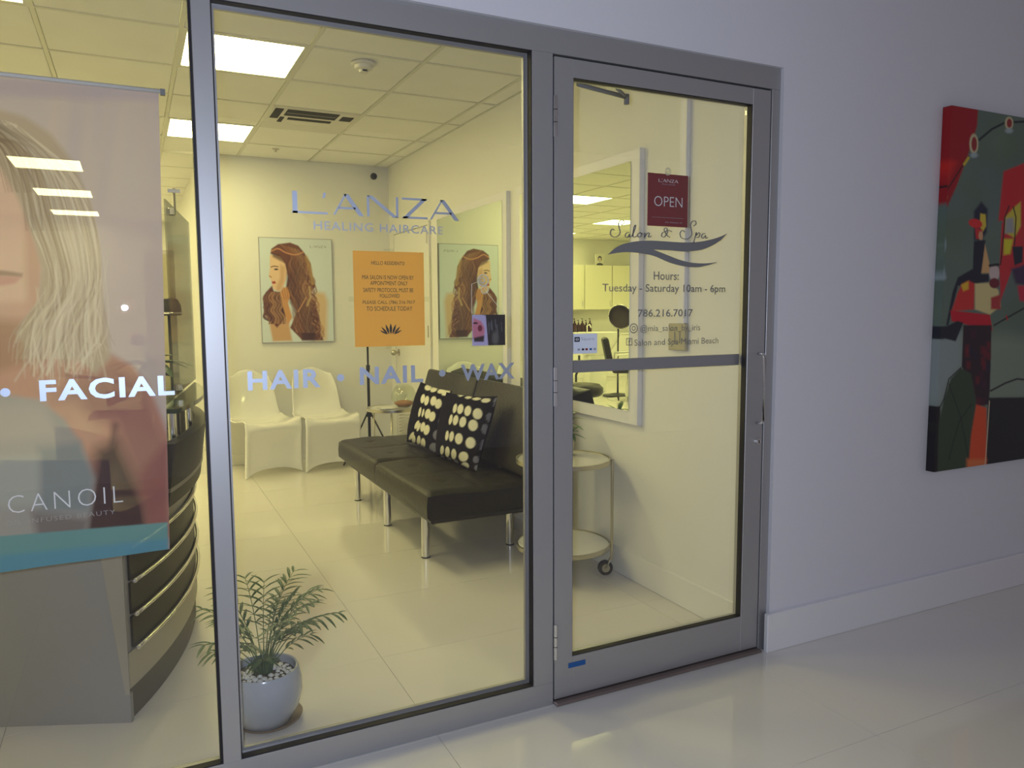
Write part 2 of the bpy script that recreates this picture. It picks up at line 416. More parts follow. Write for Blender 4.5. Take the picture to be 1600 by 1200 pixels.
obj('sensor_eye', box(sx-.012, sx+.012, sy-.027, sy-.022, ZC-.053, ZC-.045), 'vent_dark', t)
tag(obj('sprinkler_head', lathe(bmesh.new(), [(0, 0), (.03, 0), (.03, -.004), (.008, -.006), (.008, -.02), (.018, -.022), (0, -.024)], (1.13, 4.5, ZC-.003), 16), 'brushed'), 'small flush sprinkler head in the ceiling near back wall', 'sprinkler')
t = thing('security_camera', 'small black dome camera high in the back corner', 'camera', (2.075, YB-.03, 2.62))
obj('mount', box(2.045, 2.105, YB-.03, YB-.0005, 2.60, 2.64, bev=.004), 'white_metal', t)
obj('lens_ball', sph(bmesh.new(), (2.075, YB-.05, 2.625), .032), 'black_plastic', t, True)

# ------------------------------------------------------------------ shopfront frame, panes, door
ZT, ZW, ZB = 2.281, 2.203, .082
AX0, AX1 = .171, .220         # mullion
FD = .05                      # frame depth
fr = struct_root('trim_1')    # head, sill, posts of the shopfront
for nm, a in (('head_rail', (-1.2, 2.246, -.004, FD, ZW, ZT)), ('sill_rail', (-1.2, 1.256, -.004, FD, 0, ZB)), ('post', (AX0, AX1, -.006, FD, ZB, ZW)), ('post', (1.180, 1.256, -.004, FD, ZB, ZW)), ('post', (2.205, 2.246, -.004, FD, 0, ZW)), ('post', (-1.2, -1.15, -.004, FD, ZB, ZW))):
    obj(nm, box(*a, bev=.0012), 'aluminium', fr)
obj('threshold_plate', box(1.257, 2.204, -.03, FD, .0005, .012, bev=.003), 'threshold', fr)
def ring(x0, x1, z0, z1, y0, y1, t_, bev=0):
    bm = bmesh.new()
    for a in ((x0, x0+t_, y0, y1, z0, z1), (x1-t_, x1, y0, y1, z0, z1), (x0+t_, x1-t_, y0, y1, z0, z0+t_), (x0+t_, x1-t_, y0, y1, z1-t_, z1)): bx(bm, *a, bev=bev)
    return bm
GY0, GY1 = .026, .034
obj('glazing_strip', box(AX0-.007, AX0-.0002, .001, .030, ZB, ZW), 'rubber', fr)
w1 = struct_root('window_1', (-.49, .02, ZB)); w2 = struct_root('window_2', (.70, .02, ZB))
for wn, (a, b) in ((w1, (-1.15, AX0)), (w2, (AX1, 1.180))):
    obj('shaded_reveal', ring(a-.0005, b+.0005, ZB-.0005, ZW+.0005, .000, .0255, .0035), 'rubber', wn)  # black lining stands in for shade on the frame's recessed inner sides
    obj('glass_pane', box(a+.006, b-.006, GY0, GY1, ZB+.006, ZW-.006), 'glass', wn)
# inner bead of window 2 (lighter strip beside the dark reveal)
obj('bead', ring(AX1, 1.180, ZB, ZW, .036, .049, .012), 'aluminium', w2)
door = struct_root('door_1', (1.265, 0, .012))
DX0, DX1, DZ0, DZ1 = 1.262, 2.199, .015, 2.196
gx0, gx1, gz0, gz1 = 1.334, 2.112, .158, 2.137
for nm, a in (('hinge_stile', (DX0, gx0, -.003, .045, DZ0, DZ1)), ('lock_stile', (gx1, DX1, -.003, .045, DZ0, DZ1)), ('top_rail', (gx0, gx1, -.003, .045, gz1, DZ1)), ('bottom_rail', (gx0, gx1, -.003, .045, DZ0, gz0))):
    obj(nm, box(*a, bev=.0012), 'aluminium', door)
obj('shaded_reveal', ring(gx0-.0005, gx1+.0005, gz0-.0005, gz1+.0005, .001, .0255, .003), 'rubber', door)  # black ring paints the shade inside the door frame's recess
obj('glass_pane', box(gx0+.005, gx1-.005, GY0, GY1, gz0+.005, gz1-.005), 'glass', door)
obj('gap_strip', ring(1.2565, 2.2045, .0125, 2.2025, .012, .05, .005), 'gap', fr)
for z0, z1 in ((1.94, 2.07), (1.055, 1.185), (.165, .29)):
    h = obj('hinge', cy((1.262, -.010, z0), (1.262, -.010, z1), .0065, n=12), 'chrome', door, True, auto=40)
    for kz in (z0+.045, z1-.045): obj('knuckle_gap', cy((1.262, -.010, kz), (1.262, -.010, kz+.002), .0069, n=12), 'gap', h)
ph = obj('pull_handle', tube(bmesh.new(), [(2.166, -.004, 1.205), (2.166, -.03, 1.205), (2.166, -.04, 1.195), (2.166, -.04, .943), (2.166, -.03, .933), (2.166, -.004, .933)], .006), 'chrome', door, True)
obj('lock_cylinder', cy((2.172, -.003, .860), (2.172, -.016, .860), .014, .011, n=20), 'chrome', door, True, auto=40)
obj('keyhole', box(2.1705, 2.1735, -.0172, -.0155, .853, .867), 'gap', door)
obj('push_bar', box(gx0+.004, gx1-.004, .0345, .044, 1.160, 1.203, bev=.002), 'push_band', door)
# door closer arm on the inside
cl = obj('door_closer', box(1.36, 1.60, .046, .085, 2.150, 2.19, bev=.003), 'aluminium', door)
P = [at(930, 133, 1, .10), at(979, 152, 1, .16), at(979, 163, 1, .16)]
bm = bmesh.new(); tube(bm, [(1.40, .08, 2.145), tuple(P[1])], .008); tube(bm, [(1.56, .08, 2.15), tuple(P[1])], .006); tube(bm, [tuple(P[1]+np.array([0, 0, .01])), tuple(P[2])], .010)
obj('closer_arm', bm, 'grey_vinyl', cl, True)
t = tag(obj('blue_tape', box(1.318, 1.388, -.0045, -.0032, .118, .136), 'blue_tape'), 'small strip of blue tape on the door bottom rail', 'tape')

# --- vinyl lettering on the panes (outer face)
VY = GY0-.0007
def vt(s, px0, py0, px1, py1, parent, m='vinyl', bold=0, space=1, name='vinyl_lettering', zc=None, h=None, label=None):
    a, b = at(px0, py0, 1, GY0), at(px1, py1, 1, GY0); z = ((a[2]+b[2])/2 if zc is None else zc)
    return text(name, s, a[0], b[0], z-h/2, z+h/2, VY, m, parent, bold, space, label)
H0 = .052
vt('HAIR', 387, 597, 501, 590, w2, bold=.028, space=1.12, zc=1.182, h=.055, label='silver word HAIR')
vt('NAIL', 562, 585, 661, 578, w2, bold=.028, space=1.12, zc=1.182, h=.054, label='silver word NAIL')
vt('WAX', 720, 584, 804, 580, w2, bold=.028, space=1.05, zc=1.178, h=.054, label='silver word WAX')
for px, py in ((532, 589), (691, 584)):
    c = at(px, py, 1, GY0); obj('vinyl_dot', cy((c[0], VY, 1.180), (c[0], VY+.0006, 1.180), .011, n=24), 'vinyl', w2)
vt('FACIAL', 61, 600, 272, 590, w1, bold=.032, space=1.15, zc=1.180, h=.055, label='silver word FACIAL')
c = at(8, 610, 1, GY0); obj('vinyl_dot', cy((c[0], VY, 1.180), (c[0], VY+.0006, 1.180), .011, n=24), 'vinyl', w1)
# wide logo: strokes of its own
def zpx(px, py): q = at(px, py, 1, GY0); return q[0], q[2]
LZ0, LZ1 = 1.658, 1.720
def band(x0, z0, x1, z1, w_, horiz=False):
    """a slanted bar whose ends are cut level"""
    if horiz: q = [(x0, z0-w_/2), (x1, z1-w_/2), (x1, z1+w_/2), (x0, z0+w_/2)]
    else: q = [(x0-w_/2, z0), (x0+w_/2, z0), (x1+w_/2, z1), (x1-w_/2, z1)]
    return poly_plate([(a, VY, b) for a, b in q], (0, .0006, 0))
def joinbm(lst):
    out = bmesh.new()
    for b in lst:
        me = bpy.data.meshes.new('x'); b.to_mesh(me); b.free(); out.from_mesh(me); bpy.data.meshes.remove(me)
    return out
def logo(x0, x1, z0, z1, k=1):
    W = x1-x0; f = lambda t_: x0+W*t_; t_ = .0105*W/.5; h = .006*W/.5; m_ = (z0+z1)/2
    L = []
    L += [band(f(.018), z0, f(.018), z1, t_*1.3), band(f(.0), z0+h/2, f(.20), z0+h/2, h, True)]
    L += [band(f(.178), z1-(z1-z0)*.25, f(.185), z1, t_*.7)]
    L += [band(f(.235), z0, f(.305), z1, t_*.6), band(f(.395), z0, f(.305), z1, t_*1.4), band(f(.262), z0+(z1-z0)*.34, f(.36), z0+(z1-z0)*.34, h, True)]
    L += [band(f(.435), z0, f(.435), z1, t_*.7), band(f(.60), z0, f(.445), z1, t_*1.5), band(f(.61), z0, f(.61), z1, t_*.7)]
    L += [band(f(.64), z1-h/2, f(.795), z1-h/2, h, True), band(f(.655), z0, f(.785), z1, t_*1.4), band(f(.645), z0+h/2, f(.80), z0+h/2, h, True)]
    L += [band(f(.82), z0, f(.895), z1, t_*.6), band(f(.99), z0, f(.895), z1, t_*1.4), band(f(.85), z0+(z1-z0)*.34, f(.955), z0+(z1-z0)*.34, h, True)]
    return joinbm(L)
a = at(455, 300, 1, GY0); b = at(716, 330, 1, GY0)
obj('vinyl_logo', logo(a[0], b[0], LZ0, LZ1), 'vinyl', w2)['label'] = "wide silver brand lettering L'ANZA"
vt('HEALING HAIRCARE', 490, 350, 692, 356, w2, space=1.1, zc=1.626, h=.025, m='vinyl', label='small line HEALING HAIRCARE')
# door lettering
def dl(s, px0, px1, zc, h, bold=0, lab=None, m='grey_vinyl', sp=1):
    a, b = at(px0, 450, 1, GY0), at(px1, 450, 1, GY0)
    return text('vinyl_lettering', s, a[0], b[0], zc-h/2, zc+h/2, VY, m, door, bold, sp, lab)
def zat(px, py): return at(px, py, 1, GY0)[2]
dl('Hours:', 1021, 1060, zat(1040, 431), .030, .008)
dl('Tuesday - Saturday 10am - 6pm', 941, 1133, zat(1037, 452), .036, .008)
dl('786.216.7017', 997, 1083, zat(1040, 489), .027, .008)
dl('@mia_salon_by_iris', 1001, 1095, zat(1048, 513.5), .030, 0)
dl('Salon and Spa Miami Beach', 992, 1124, zat(1058, 535), .030, 0)
c = at(990, 513, 1, GY0)
bm = bmesh.new(); tube(bm, [(c[0]+.016*math.cos(q), VY, c[2]+.016*math.sin(q)) for q in np.linspace(0, 2*PI, 25)], .0018, 4); tube(bm, [(c[0]+.007*math.cos(q), VY, c[2]+.007*math.sin(q)) for q in np.linspace(0, 2*PI, 17)], .0016, 4)
obj('round_social_icon', bm, 'grey_vinyl', door)
c = at(983, 534, 1, GY0)
obj('square_social_icon', ring(c[0]-.013, c[0]+.013, c[2]-.013, c[2]+.013, VY, VY+.0006, .003), 'grey_vinyl', door)
text('square_social_letter', 'f', c[0]-.004, c[0]+.006, c[2]-.010, c[2]+.009, VY, 'grey_vinyl', door, .02)
def ribbon(paths, w_, sc, ox, oy):
    bm = bmesh.new()
    for pts in paths:
        P = smooth_path([(ox+x/sc, oy+y/sc) for x, y in pts], 5); n = len(P)
        for i in range(n): pass
        vs = []
        for i in range(n):
            q = at(P[i][0], P[i][1], 1, GY0); q2 = at(*P[min(i+1, n-1)], 1, GY0); q0 = at(*P[max(i-1, 0)], 1, GY0)
            t_ = Vector((q2[0]-q0[0], 0, q2[2]-q0[2]));
            t_ = t_.normalized() if t_.length > 1e-9 else Vector((1, 0, 0)); nn = Vector((-t_.z, 0, t_.x))
            ww = w_*(.55+.65*abs(t_.z)); c_ = Vector((q[0], VY, q[2]))
            vs.append((bm.verts.new(c_+nn*ww), bm.verts.new(c_-nn*ww)))
        for (a, b), (c_, d) in zip(vs, vs[1:]): bm.faces.new((a, b, d, c_))
    return bm
script = [
 [(452, 560), (474, 545), (470, 524), (446, 524), (432, 545), (436, 580), (444, 612), (432, 640), (402, 652), (374, 640), (368, 612), (382, 590), (400, 598)],
 [(515, 615), (492, 622), (484, 645), (500, 655), (518, 630), (516, 652), (534, 645)],
 [(536, 645), (556, 600), (566, 560), (552, 575), (544, 640), (560, 652), (580, 640)],
 [(600, 618), (582, 632), (588, 652), (608, 644), (608, 622), (600, 618), (625, 628)],
 [(630, 622), (640, 625), (632, 655), (655, 625), (672, 622), (666, 652), (690, 645)],
 [(850, 610), (820, 600), (812, 620), (790, 650), (768, 645), (775, 618), (800, 610), (812, 590), (800, 580), (788, 598), (812, 640), (835, 655)],
 [(1016, 566), (1036, 552), (1032, 528), (1008, 530), (994, 556), (1000, 596), (1004, 630), (986, 658), (952, 668), (920, 654), (912, 622), (930, 600), (950, 612)],
 [(1018, 700), (1030, 650), (1040, 615), (1038, 640), (1058, 618), (1068, 630), (1056, 655), (1034, 652)],
 [(1110, 625), (1088, 628), (1080, 650), (1092, 662), (1112, 640), (1112, 662), (1130, 655)]]
obj('script_lettering', ribbon(script, .0022, 5, 880, 240), 'grey_vinyl', door)['label'] = 'flowing script words Salon & Spa'
def pxplate(pts): return poly_plate([(q[0], VY, q[2]) for q in (at(x, y, 1, GY0) for x, y in pts)], (0, .0006, 0))
up = [(949, 398), (962, 387), (978, 380), (1000, 376.5), (1022, 376.2), (1060, 378.5), (1085, 378.5), (1105, 375.5), (1122, 371), (1136, 365)]
dn = [(1126, 375.5), (1112, 384), (1095, 390.5), (1070, 393), (1045, 391), (1021, 390)]
lo1 = [(1040, 397.5), (1062, 406), (1082, 410.5), (1102, 411.5), (1122, 409.5)]
lo2 = [(1108, 414), (1090, 417.5), (1068, 416), (1045, 410), (1022, 400), (1000, 395.5), (978, 394), (962, 395.5)]
obj('swoosh', pxplate([tuple(q) for q in smooth_path(up, 4)]+[tuple(q) for q in smooth_path(dn, 4)]+[tuple(q) for q in smooth_path(lo1, 4)]+[tuple(q) for q in smooth_path(lo2, 4)]), 'grey_vinyl', door)

# --- signs and stickers on the glass
t = thing('paper_notice', 'orange paper notice with lotus mark taped inside the window', 'sign', (.695, .026, 1.27))
ox0, ox1 = at(553, 466, 1, .035)[0], at(663, 466, 1, .035)[0]; oz0, oz1 = at(608, 541, 1, .035)[2], at(608, 393, 1, .035)[2]
obj('sheet', box(ox0, ox1, .0350, .0358, oz0, oz1), 'orange_paper', t)
OX = lambda f_: ox0+(ox1-ox0)*f_
for s_, fa_, fb_, fz, h_ in (('HELLO RESIDENTS!', .25, .72, .878, .011), ('MIA SALON IS NOW OPEN BY', .12, .85, .728, .0125), ('APPOINTMENT ONLY', .23, .76, .668, .0125), ('SAFETY PROTOCOL MUST BE', .13, .84, .595, .0125), ('FOLLOWED', .36, .64, .535, .0115), ('PLEASE CALL (786) 216-7017', .12, .86, .462, .0135), ('TO SCHEDULE TODAY', .17, .82, .400, .0135)):
    zc = oz0+(oz1-oz0)*fz; text('printed_line', s_, OX(fa_), OX(fb_), zc-h_/2, zc+h_/2, (.0348), 'ink', t, 0)
lc = (OX(.505), oz0+(oz1-oz0)*.165); L = []
for ang, ln, wd, off in ((0, .034, .0095, 0), (-20, .033, .008, .010), (20, .033, .008, -.010), (-42, .032, .0065, .018), (42, .032, .0065, -.018), (-62, .028, .005, .022), (62, .028, .005, -.022)):
    q = []
    for k in range(13):
        s_ = k/12 if k <= 6 else (12-k)/12
        side = 1 if k <= 6 else -1; s_ = (k/6 if k <= 6 else (12-k)/6)
        u_ = side*wd/2*math.sin(PI*s_)*(1-.25*s_); v_ = ln*s_; a_ = math.radians(-ang)
        q.append((lc[0]-off*.5+u_*math.cos(a_)-v_*math.sin(a_), (.0348), lc[1]-.011+u_*math.sin(a_)+v_*math.cos(a_)))
    L.append(poly_plate(q[:12], (0, .0002, 0)))
obj('lotus_mark', joinbm(L), 'ink', t)
for f_, z_ in ((.5, oz1), (.5, oz0), (0, (oz0+oz1)/2), (1, (oz0+oz1)/2)):
    obj('clear_tape', box(OX(f_)-.016, OX(f_)+.016, (.0359), .0362, z_-.008, z_+.008), 'acrylic', t)
t = thing('open_sign', 'red hanging OPEN sign on the glass door', 'sign', (1.725, .04, 1.76))
rx0, rx1 = at(1012, 310, 1, .04)[0], at(1075, 310, 1, .04)[0]; rz0, rz1 = at(1043, 354, 1, .04)[2], at(1043, 272, 1, .04)[2]
obj('plate', box(rx0, rx1, .0395, .0425, rz0, rz1, bev=.001), 'red_plastic', t)
rcx = (rx0+rx1)/2; rh = rz1-rz0
text('sign_word', 'OPEN', rx0+.028, rx1-.026, rz0+rh*.38, rz0+rh*.57, .0392, 'white_ink', t, -.012, 1.0, 'white word OPEN')
lg = logo(rcx-.044, rcx+.044, rz0+rh*.84, rz0+rh*.90)
for v in lg.verts: v.co.y += .0392-VY
obj('sign_logo', lg, 'white_ink', t)
text('sign_line', 'HEALING HAIRCARE', rcx-.03, rcx+.03, rz0+rh*.79, rz0+rh*.815, .0392, 'grey_ink', t)
obj('sign_rule', box(rx0+.02, rx1-.02, .0390, .0394, rz0+rh*.165, rz0+rh*.170), 'grey_ink', t)
text('sign_line', 'the beauty of', rcx-.012, rx1-.025, rz0+rh*.06, rz0+rh*.10, .0392, 'grey_ink', t, shear=.3)
sc_ = at(1044, 268, 1, .036)
obj('suction_cup', lathe(bmesh.new(), [(.016, 0), (.012, .004), (.005, .006), (.005, .010), (0, .011)], (0, 0, 0), 20), 'bowl_glass', t, True, world=False)
o = [c for c in t.children if c.name.startswith('suction_cup')][0]; o.matrix_local = Matrix.Translation(Vector((sc_[0], GY1+.0003, sc_[2]))-Vector(t.location)) @ Matrix.Rotation(-PI/2, 4, 'X')
obj('cup_rim', tube(bmesh.new(), [(sc_[0]+.012*math.cos(q_), .038, sc_[2]+.012*math.sin(q_)) for q_ in np.linspace(0, 2*PI, 25)], .0014, 6), 'white_metal', t, True)
obj('hook', tube(bmesh.new(), [(sc_[0], .044, sc_[2]), (sc_[0], .043, rz1-.004)], .0015, 6), 'chrome', t)
t = thing('payment_sticker', 'small white card payment sticker beside the door edge', 'sticker', (1.385, .0255, 1.26))
a = at(894, 553, 1, GY0); b = at(933, 521, 1, GY0); kx0, kx1, kz0, kz1 = gx0+.002+.008, b[0], a[2], b[2]
obj('card', box(kx0, kx1, .0252, .0259, kz0, kz1), 'white_card', t)
kw, kh = kx1-kx0, kz1-kz0
obj('logo_tile', ring(kx0+kw*.12, kx0+kw*.32, kz0+kh*.60, kz0+kh*.84, .0245, .0251, .0045), 'ink', t)
obj('logo_core', box(kx0+kw*.195, kx0+kw*.245, .0245, .0251, kz0+kh*.69, kz0+kh*.75), 'ink', t)
text('card_word', 'Square', kx0+kw*.38, kx0+kw*.88, kz0+kh*.62, kz0+kh*.82, .0249, 'grey_ink', t, -.01)
for f_, mm in ((.08, 'white_ink'), (.24, 'grey_ink'), (.40, 'ink'), (.54, 'red_plastic'), (.70, 'blue_tape'), (.86, 'grey_ink')):
    obj('card_symbol', box(kx0+kw*f_, kx0+kw*(f_+.09), .0245, .0251, kz0+kh*.16, kz0+kh*.26), mm, t)
# card holder with suction cup
t = thing('card_holder', 'clear business card pocket hanging from a suction cup', 'card holder', (1.03, .045, 1.3))
o = obj('suction_cup', lathe(bmesh.new(), [(.019, 0), (.017, .004), (.009, .007), (.009, .012), (.006, .014), (0, .014)], (0, 0, 0), 24), 'bowl_glass', t, True, world=False)
c = at(755, 438, 1, .036); o.matrix_local = Matrix.Translation(Vector((c[0], GY1+.0003, c[2]))-Vector(t.location)) @ Matrix.Rotation(-PI/2, 4, 'X')
obj('cup_rim', tube(bmesh.new(), [(c[0]+.018*math.cos(q_), .0365, c[2]+.018*math.sin(q_)) for q_ in np.linspace(0, 2*PI, 29)], .0022, 6), 'white_metal', t, True)
obj('cup_rim', tube(bmesh.new(), [(c[0]+.009*math.cos(q_), .044, c[2]+.009*math.sin(q_)) for q_ in np.linspace(0, 2*PI, 25)], .0022, 6), 'white_metal', t, True)
c2 = at(757, 453, 1, .05)
obj('ring', tube(bmesh.new(), [(c2[0]+.012*math.cos(q), .05, c2[2]+.012*math.sin(q)) for q in np.linspace(0, 2*PI, 25)], .0014, 6), 'white_metal', t, True)
a = at(737, 491, 1, .045); b = at(789, 539, 1, .045); c1 = at(737, 440, 1, .045)
obj('cord', joinbm([tube(bmesh.new(), [(a[0], .045, a[2]+.002), (a[0]+.002, .047, c[2]-.012), (c[0], .05, c[2])], .0009, 6), tube(bmesh.new(), [(b[0], .045, a[2]-.002), (c[0]+.012, .05, c[2]-.03), (c[0], .05, c[2])], .0009, 6)]), 'white_metal', t)
obj('pocket', box(a[0]-.004, b[0]+.002, .043, .046, b[2]-.004, a[2]+.002), 'acrylic', t)
U, V = np.meshgrid(np.linspace(a[0], b[0], 60), np.linspace(a[2]-.002, b[2], 50)); P = np.stack([U, np.full_like(U, .0425), V], -1)
px, py = topx(P.reshape(-1, 3)); cv = Canvas(px, py, (20, 15, 18))
cv.poly([(735, 488), (759, 493), (763, 541), (737, 545)], (190, 180, 220), .5)
cv.poly([(740, 497), (752, 502), (757, 512), (757, 522), (750, 532), (739, 528), (738, 510)], (205, 120, 140), 1.5)
cv.ell(750, 513, 3.5, 5, (120, 20, 50)); cv.ell(743, 505, 4, 1.5, (60, 20, 40)); cv.poly([(740, 528), (757, 524), (756, 534), (741, 534)], (40, 15, 25), 1)
for _ in range(12):
    x = 763+rng.random()*22; y = 496+rng.random()*12; cv.line([(x, y), (x+1, y+10+rng.random()*8)], .4, (90, 95, 100), .6)
cv.ell(774, 528, 5, 10, (90, 88, 85), soft=.4)
grid_mesh('printed_card', P, cv.C, 'gloss_print', t)

# ------------------------------------------------------------------ banner
t = thing('hanging_banner', 'tall salon banner of a blonde woman hanging inside the left pane', 'banner', (-.35, .045, .72))
bx1, bxl = .088, -.86; BY = .055
bz1, bz0 = at(120, 131, 1, BY)[2], at(120, 878, 1, BY)[2]
xs = np.concatenate([np.linspace(bxl, -.36, 30)[:-1], np.linspace(-.36, bx1, 210)]); zs = np.linspace(bz1, bz0, 430)
U, V = np.meshgrid(xs, zs)
taper = (1-(V-bz0)/(bz1-bz0))
X = U-.028*taper*((U-bxl)/(bx1-bxl)); Yw = BY+.004*np.sin(U*9+V*1.5)+.003*np.sin(U*23)
P = np.stack([X, Yw, V], -1); px, py = topx(P.reshape(-1, 3))
cv = Canvas(px, py, (186, 172, 170))
for k in range(14):
    x = rng.uniform(60, 250); cv.line([(x, 140), (x-15+rng.uniform(-20, 20), 330)], rng.uniform(3, 9), (196, 178, 160) if k % 2 else (176, 164, 172), 8, .35)
cv.poly([(-700, 100), (260, 130), (260, 158), (-700, 130)], (165, 150, 175), 6, .7)
cv.poly([(150, 330), (260, 300), (260, 560), (180, 560)], (188, 168, 172), 25, .6)
# neck, shoulder, back
cv.poly([(-200, 430), (60, 520), (120, 560), (175, 556), (205, 570), (235, 610), (262, 680), (266, 840), (-200, 900)], (190, 130, 105), 5)
cv.poly([(60, 640), (175, 560), (225, 600), (262, 690), (262, 830), (215, 760), (180, 660)], (150, 92, 88), 14, .8)
cv.poly([(150, 700), (185, 690), (230, 790), (240, 860), (120, 860), (140, 760)], (52, 30, 44), 14, .95)
cv.poly([(215, 740), (262, 690), (266, 860), (240, 860)], (140, 70, 75), 9, .8)
cv.line([(180, 665), (172, 720), (165, 790)], 4, (60, 35, 50), 6, .7)
cv.line([(-30, 700), (40, 650), (110, 640), (135, 680)], 20, (200, 150, 120), 15, .7)
# garment
cv.poly([(-300, 640), (0, 615), (60, 625), (100, 655), (125, 690), (147, 750), (135, 850), (-300, 900)], (150, 150, 150), 5)
cv.poly([(60, 700), (125, 690), (147, 745), (140, 800), (62, 800)], (110, 128, 140), 8, .8)
cv.poly([(-100, 620), (70, 630), (90, 680), (-100, 700)], (168, 160, 152), 10, .8)
cv.poly([(-100, 720), (62, 712), (62, 790), (-100, 800)], (155, 168, 168), 8, .6)
cv.poly([(50, 800), (140, 810), (130, 850), (60, 850)], (92, 78, 82), 8, .7)
# face
cv.poly([(-160, 230), (0, 250), (30, 300), (50, 360), (64, 420), (60, 470), (40, 505), (0, 520), (-120, 500), (-200, 380)], (214, 172, 146), 4)
cv.poly([(40, 330), (66, 400), (66, 470), (45, 500), (40, 430)], (190, 140, 110), 8, .8)
cv.poly([(-60, 475), (58, 470), (50, 500), (0, 520), (-60, 520)], (196, 145, 118), 8, .7)
cv.poly([(-10, 500), (55, 500), (70, 560), (0, 580), (-100, 560)], (160, 105, 80), 10, .9)
cv.poly([(-60, 424), (0, 422), (36, 427), (34, 433), (0, 431), (-60, 431)], (140, 106, 88), 2, .8)
cv.poly([(-60, 432), (0, 431), (34, 433), (24, 443), (0, 447), (-60, 446)], (196, 128, 116), 3, .8)
cv.ell(-60, 330, 22, 9, (90, 70, 55)); cv.line([(-90, 300), (-60, 292), (-30, 300)], 4, (120, 88, 60), 2)
# hair
cv.poly([(-300, 180), (-100, 150), (0, 172), (40, 183), (80, 210), (118, 258), (140, 320), (152, 390), (160, 470), (172, 560), (150, 585), (120, 560), (100, 565), (70, 540), (40, 545), (25, 520), (60, 470), (66, 420), (52, 370), (28, 310), (0, 262), (-120, 240), (-300, 400)], (176, 156, 128), 5)
cols = [(222, 212, 188), (200, 184, 152), (150, 124, 92), (210, 196, 170), (128, 100, 72), (230, 222, 204), (170, 146, 114)]
for k in range(330):
    s_ = rng.random(); o_ = s_*1.0
    p0 = (-60+90*o_, 175+28*o_+rng.uniform(-6, 6)); p1 = (20+88*o_, 235+35*o_+rng.uniform(-8, 8)); p2 = (45+102*o_, 340+rng.uniform(-12, 12)); p3 = (78+80*o_, 440+rng.uniform(-10, 10))
    e_ = rng.uniform(-25, 25); p4 = (40+110*o_+e_, 510+rng.uniform(-10, 20)); p5 = (30+130*o_+e_, 545+45*math.sin(PI*min(o_*1.1, 1))+rng.uniform(-15, 15))
    if rng.random() < .35: p4 = (p3[0]-30, 500); p5 = (p4[0]-rng.uniform(5, 35), 560)
    cv.line(smooth_path([p0, p1, p2, p3, p4, p5], 4), rng.uniform(.4, 2.4), cols[rng.integers(len(cols))], 1.3, rng.uniform(.25, .6), .3)
for k in range(24):
    x = rng.uniform(-20, 40); cv.line(smooth_path([(x-60, 215), (x-10, 222), (x+12, 250), (x+26, 300)], 4), rng.uniform(.5, 2), (120, 92, 66), 1, .5, .4)
for k in range(40):
    o_ = rng.random(); cv.line(smooth_path([(-60+80*o_, 178+20*o_), (-10+90*o_, 215+25*o_), (30+85*o_, 290+10*o_), (40+92*o_, 360)], 4), rng.uniform(.4, 1.6), (112, 90, 68), 1.2, rng.uniform(.2, .5), .3)
for k in range(26):
    x = rng.uniform(60, 165); cv.line(smooth_path([(x-10+.08*x, rng.uniform(400, 500)), (x+rng.uniform(-20, 10), 520), (x-22+rng.uniform(-18, 30), 575+rng.uniform(-10, 22))], 4), rng.uniform(.4, .8), (214, 204, 182), 1.3, rng.uniform(.3, .6), 1.6)
# bottom bands
cv.poly([(-900, 906), (0, 838), (262, 816), (262, 900), (-900, 1100)], (80, 150, 158), 1)
cv.poly([(-900, 960), (0, 868), (262, 842), (262, 900), (-900, 1100)], (48, 142, 176), 4)
gl = cv.C.mean(1, keepdims=True); cv.C = (cv.C*.74+gl*.26)*np.array([1.06, 1.06, 1.20])
grid_mesh('banner_sheet', P, np.clip(cv.C*1.10, 0, .95), 'banner_print', t, True)
obj('top_rod', tube(bmesh.new(), [(bxl-.02, BY, bz1+.004), (bx1+.012, BY, bz1+.004)], .0055, 10), 'white_metal', t, True)
obj('rod_end', box(bx1+.004, bx1+.016, BY-.006, BY+.006, bz1-.006, bz1+.010), 'grey_vinyl', t)
def on_banner(v):
    return (v.x, v.y, v.z)
def bt(s, px0, py0, px1, py1, h, m='white_ink', sp=1.2, bold=-.012, lab=None):
    a, b = at(px0, py0, 1, BY-.008), at(px1, py1, 1, BY-.008); text('banner_lettering', s, a[0], b[0], (a[2]+b[2])/2-h/2, (a[2]+b[2])/2+h/2, BY-.009, m, t, bold, sp, lab)
bt('CANOIL', 12, 785, 192, 775, .046, sp=1.25, bold=-.02, lab='thin white letters CANOIL')
bt('OIL-INFUSED BEAUTY', 8, 812, 180, 805, .012, m='grey_ink')

# ------------------------------------------------------------------ hall painting
t = thing('wall_painting', 'large abstract canvas of red and dark figures on the hall wall', 'painting', (3.8, -.021, .648))
px0, px1, pz0, pz1 = 3.166, 4.45, .648, 2.235
obj('canvas_box', box(px0+.0006, px1, -.060, -.0212, pz0, pz1), 'desk_kick', t)
U, V = np.meshgrid(np.linspace(px0, px1, 420), np.linspace(pz1, pz0, 420)); P = np.stack([U, np.full_like(U, -.0605), V], -1)
px, py = topx(P.reshape(-1, 3)); cv = Canvas(px, py, (92, 108, 96))
z = lambda L_: [(1440+x/6, 160+y/6) for x, y in L_]
z2 = lambda L_: [(1440+x/6, 320+y/6) for x, y in L_]
z3 = lambda L_: [(1400+x/3.75, 440+y/3.75) for x, y in L_]
for _ in range(90):
    cx, cy_ = rng.uniform(1450, 1760), rng.uniform(170, 730); cv.ell(cx, cy_, rng.uniform(8, 34), rng.uniform(8, 30), [(84, 102, 92), (102, 118, 100), (96, 110, 112), (88, 104, 78)][rng.integers(4)], rng.uniform(0, 90), .9, .45)
cv.poly([(1440, 520), (1530, 520), (1700, 540), (1700, 620), (1440, 640)], (135, 146, 128), 14, .7)
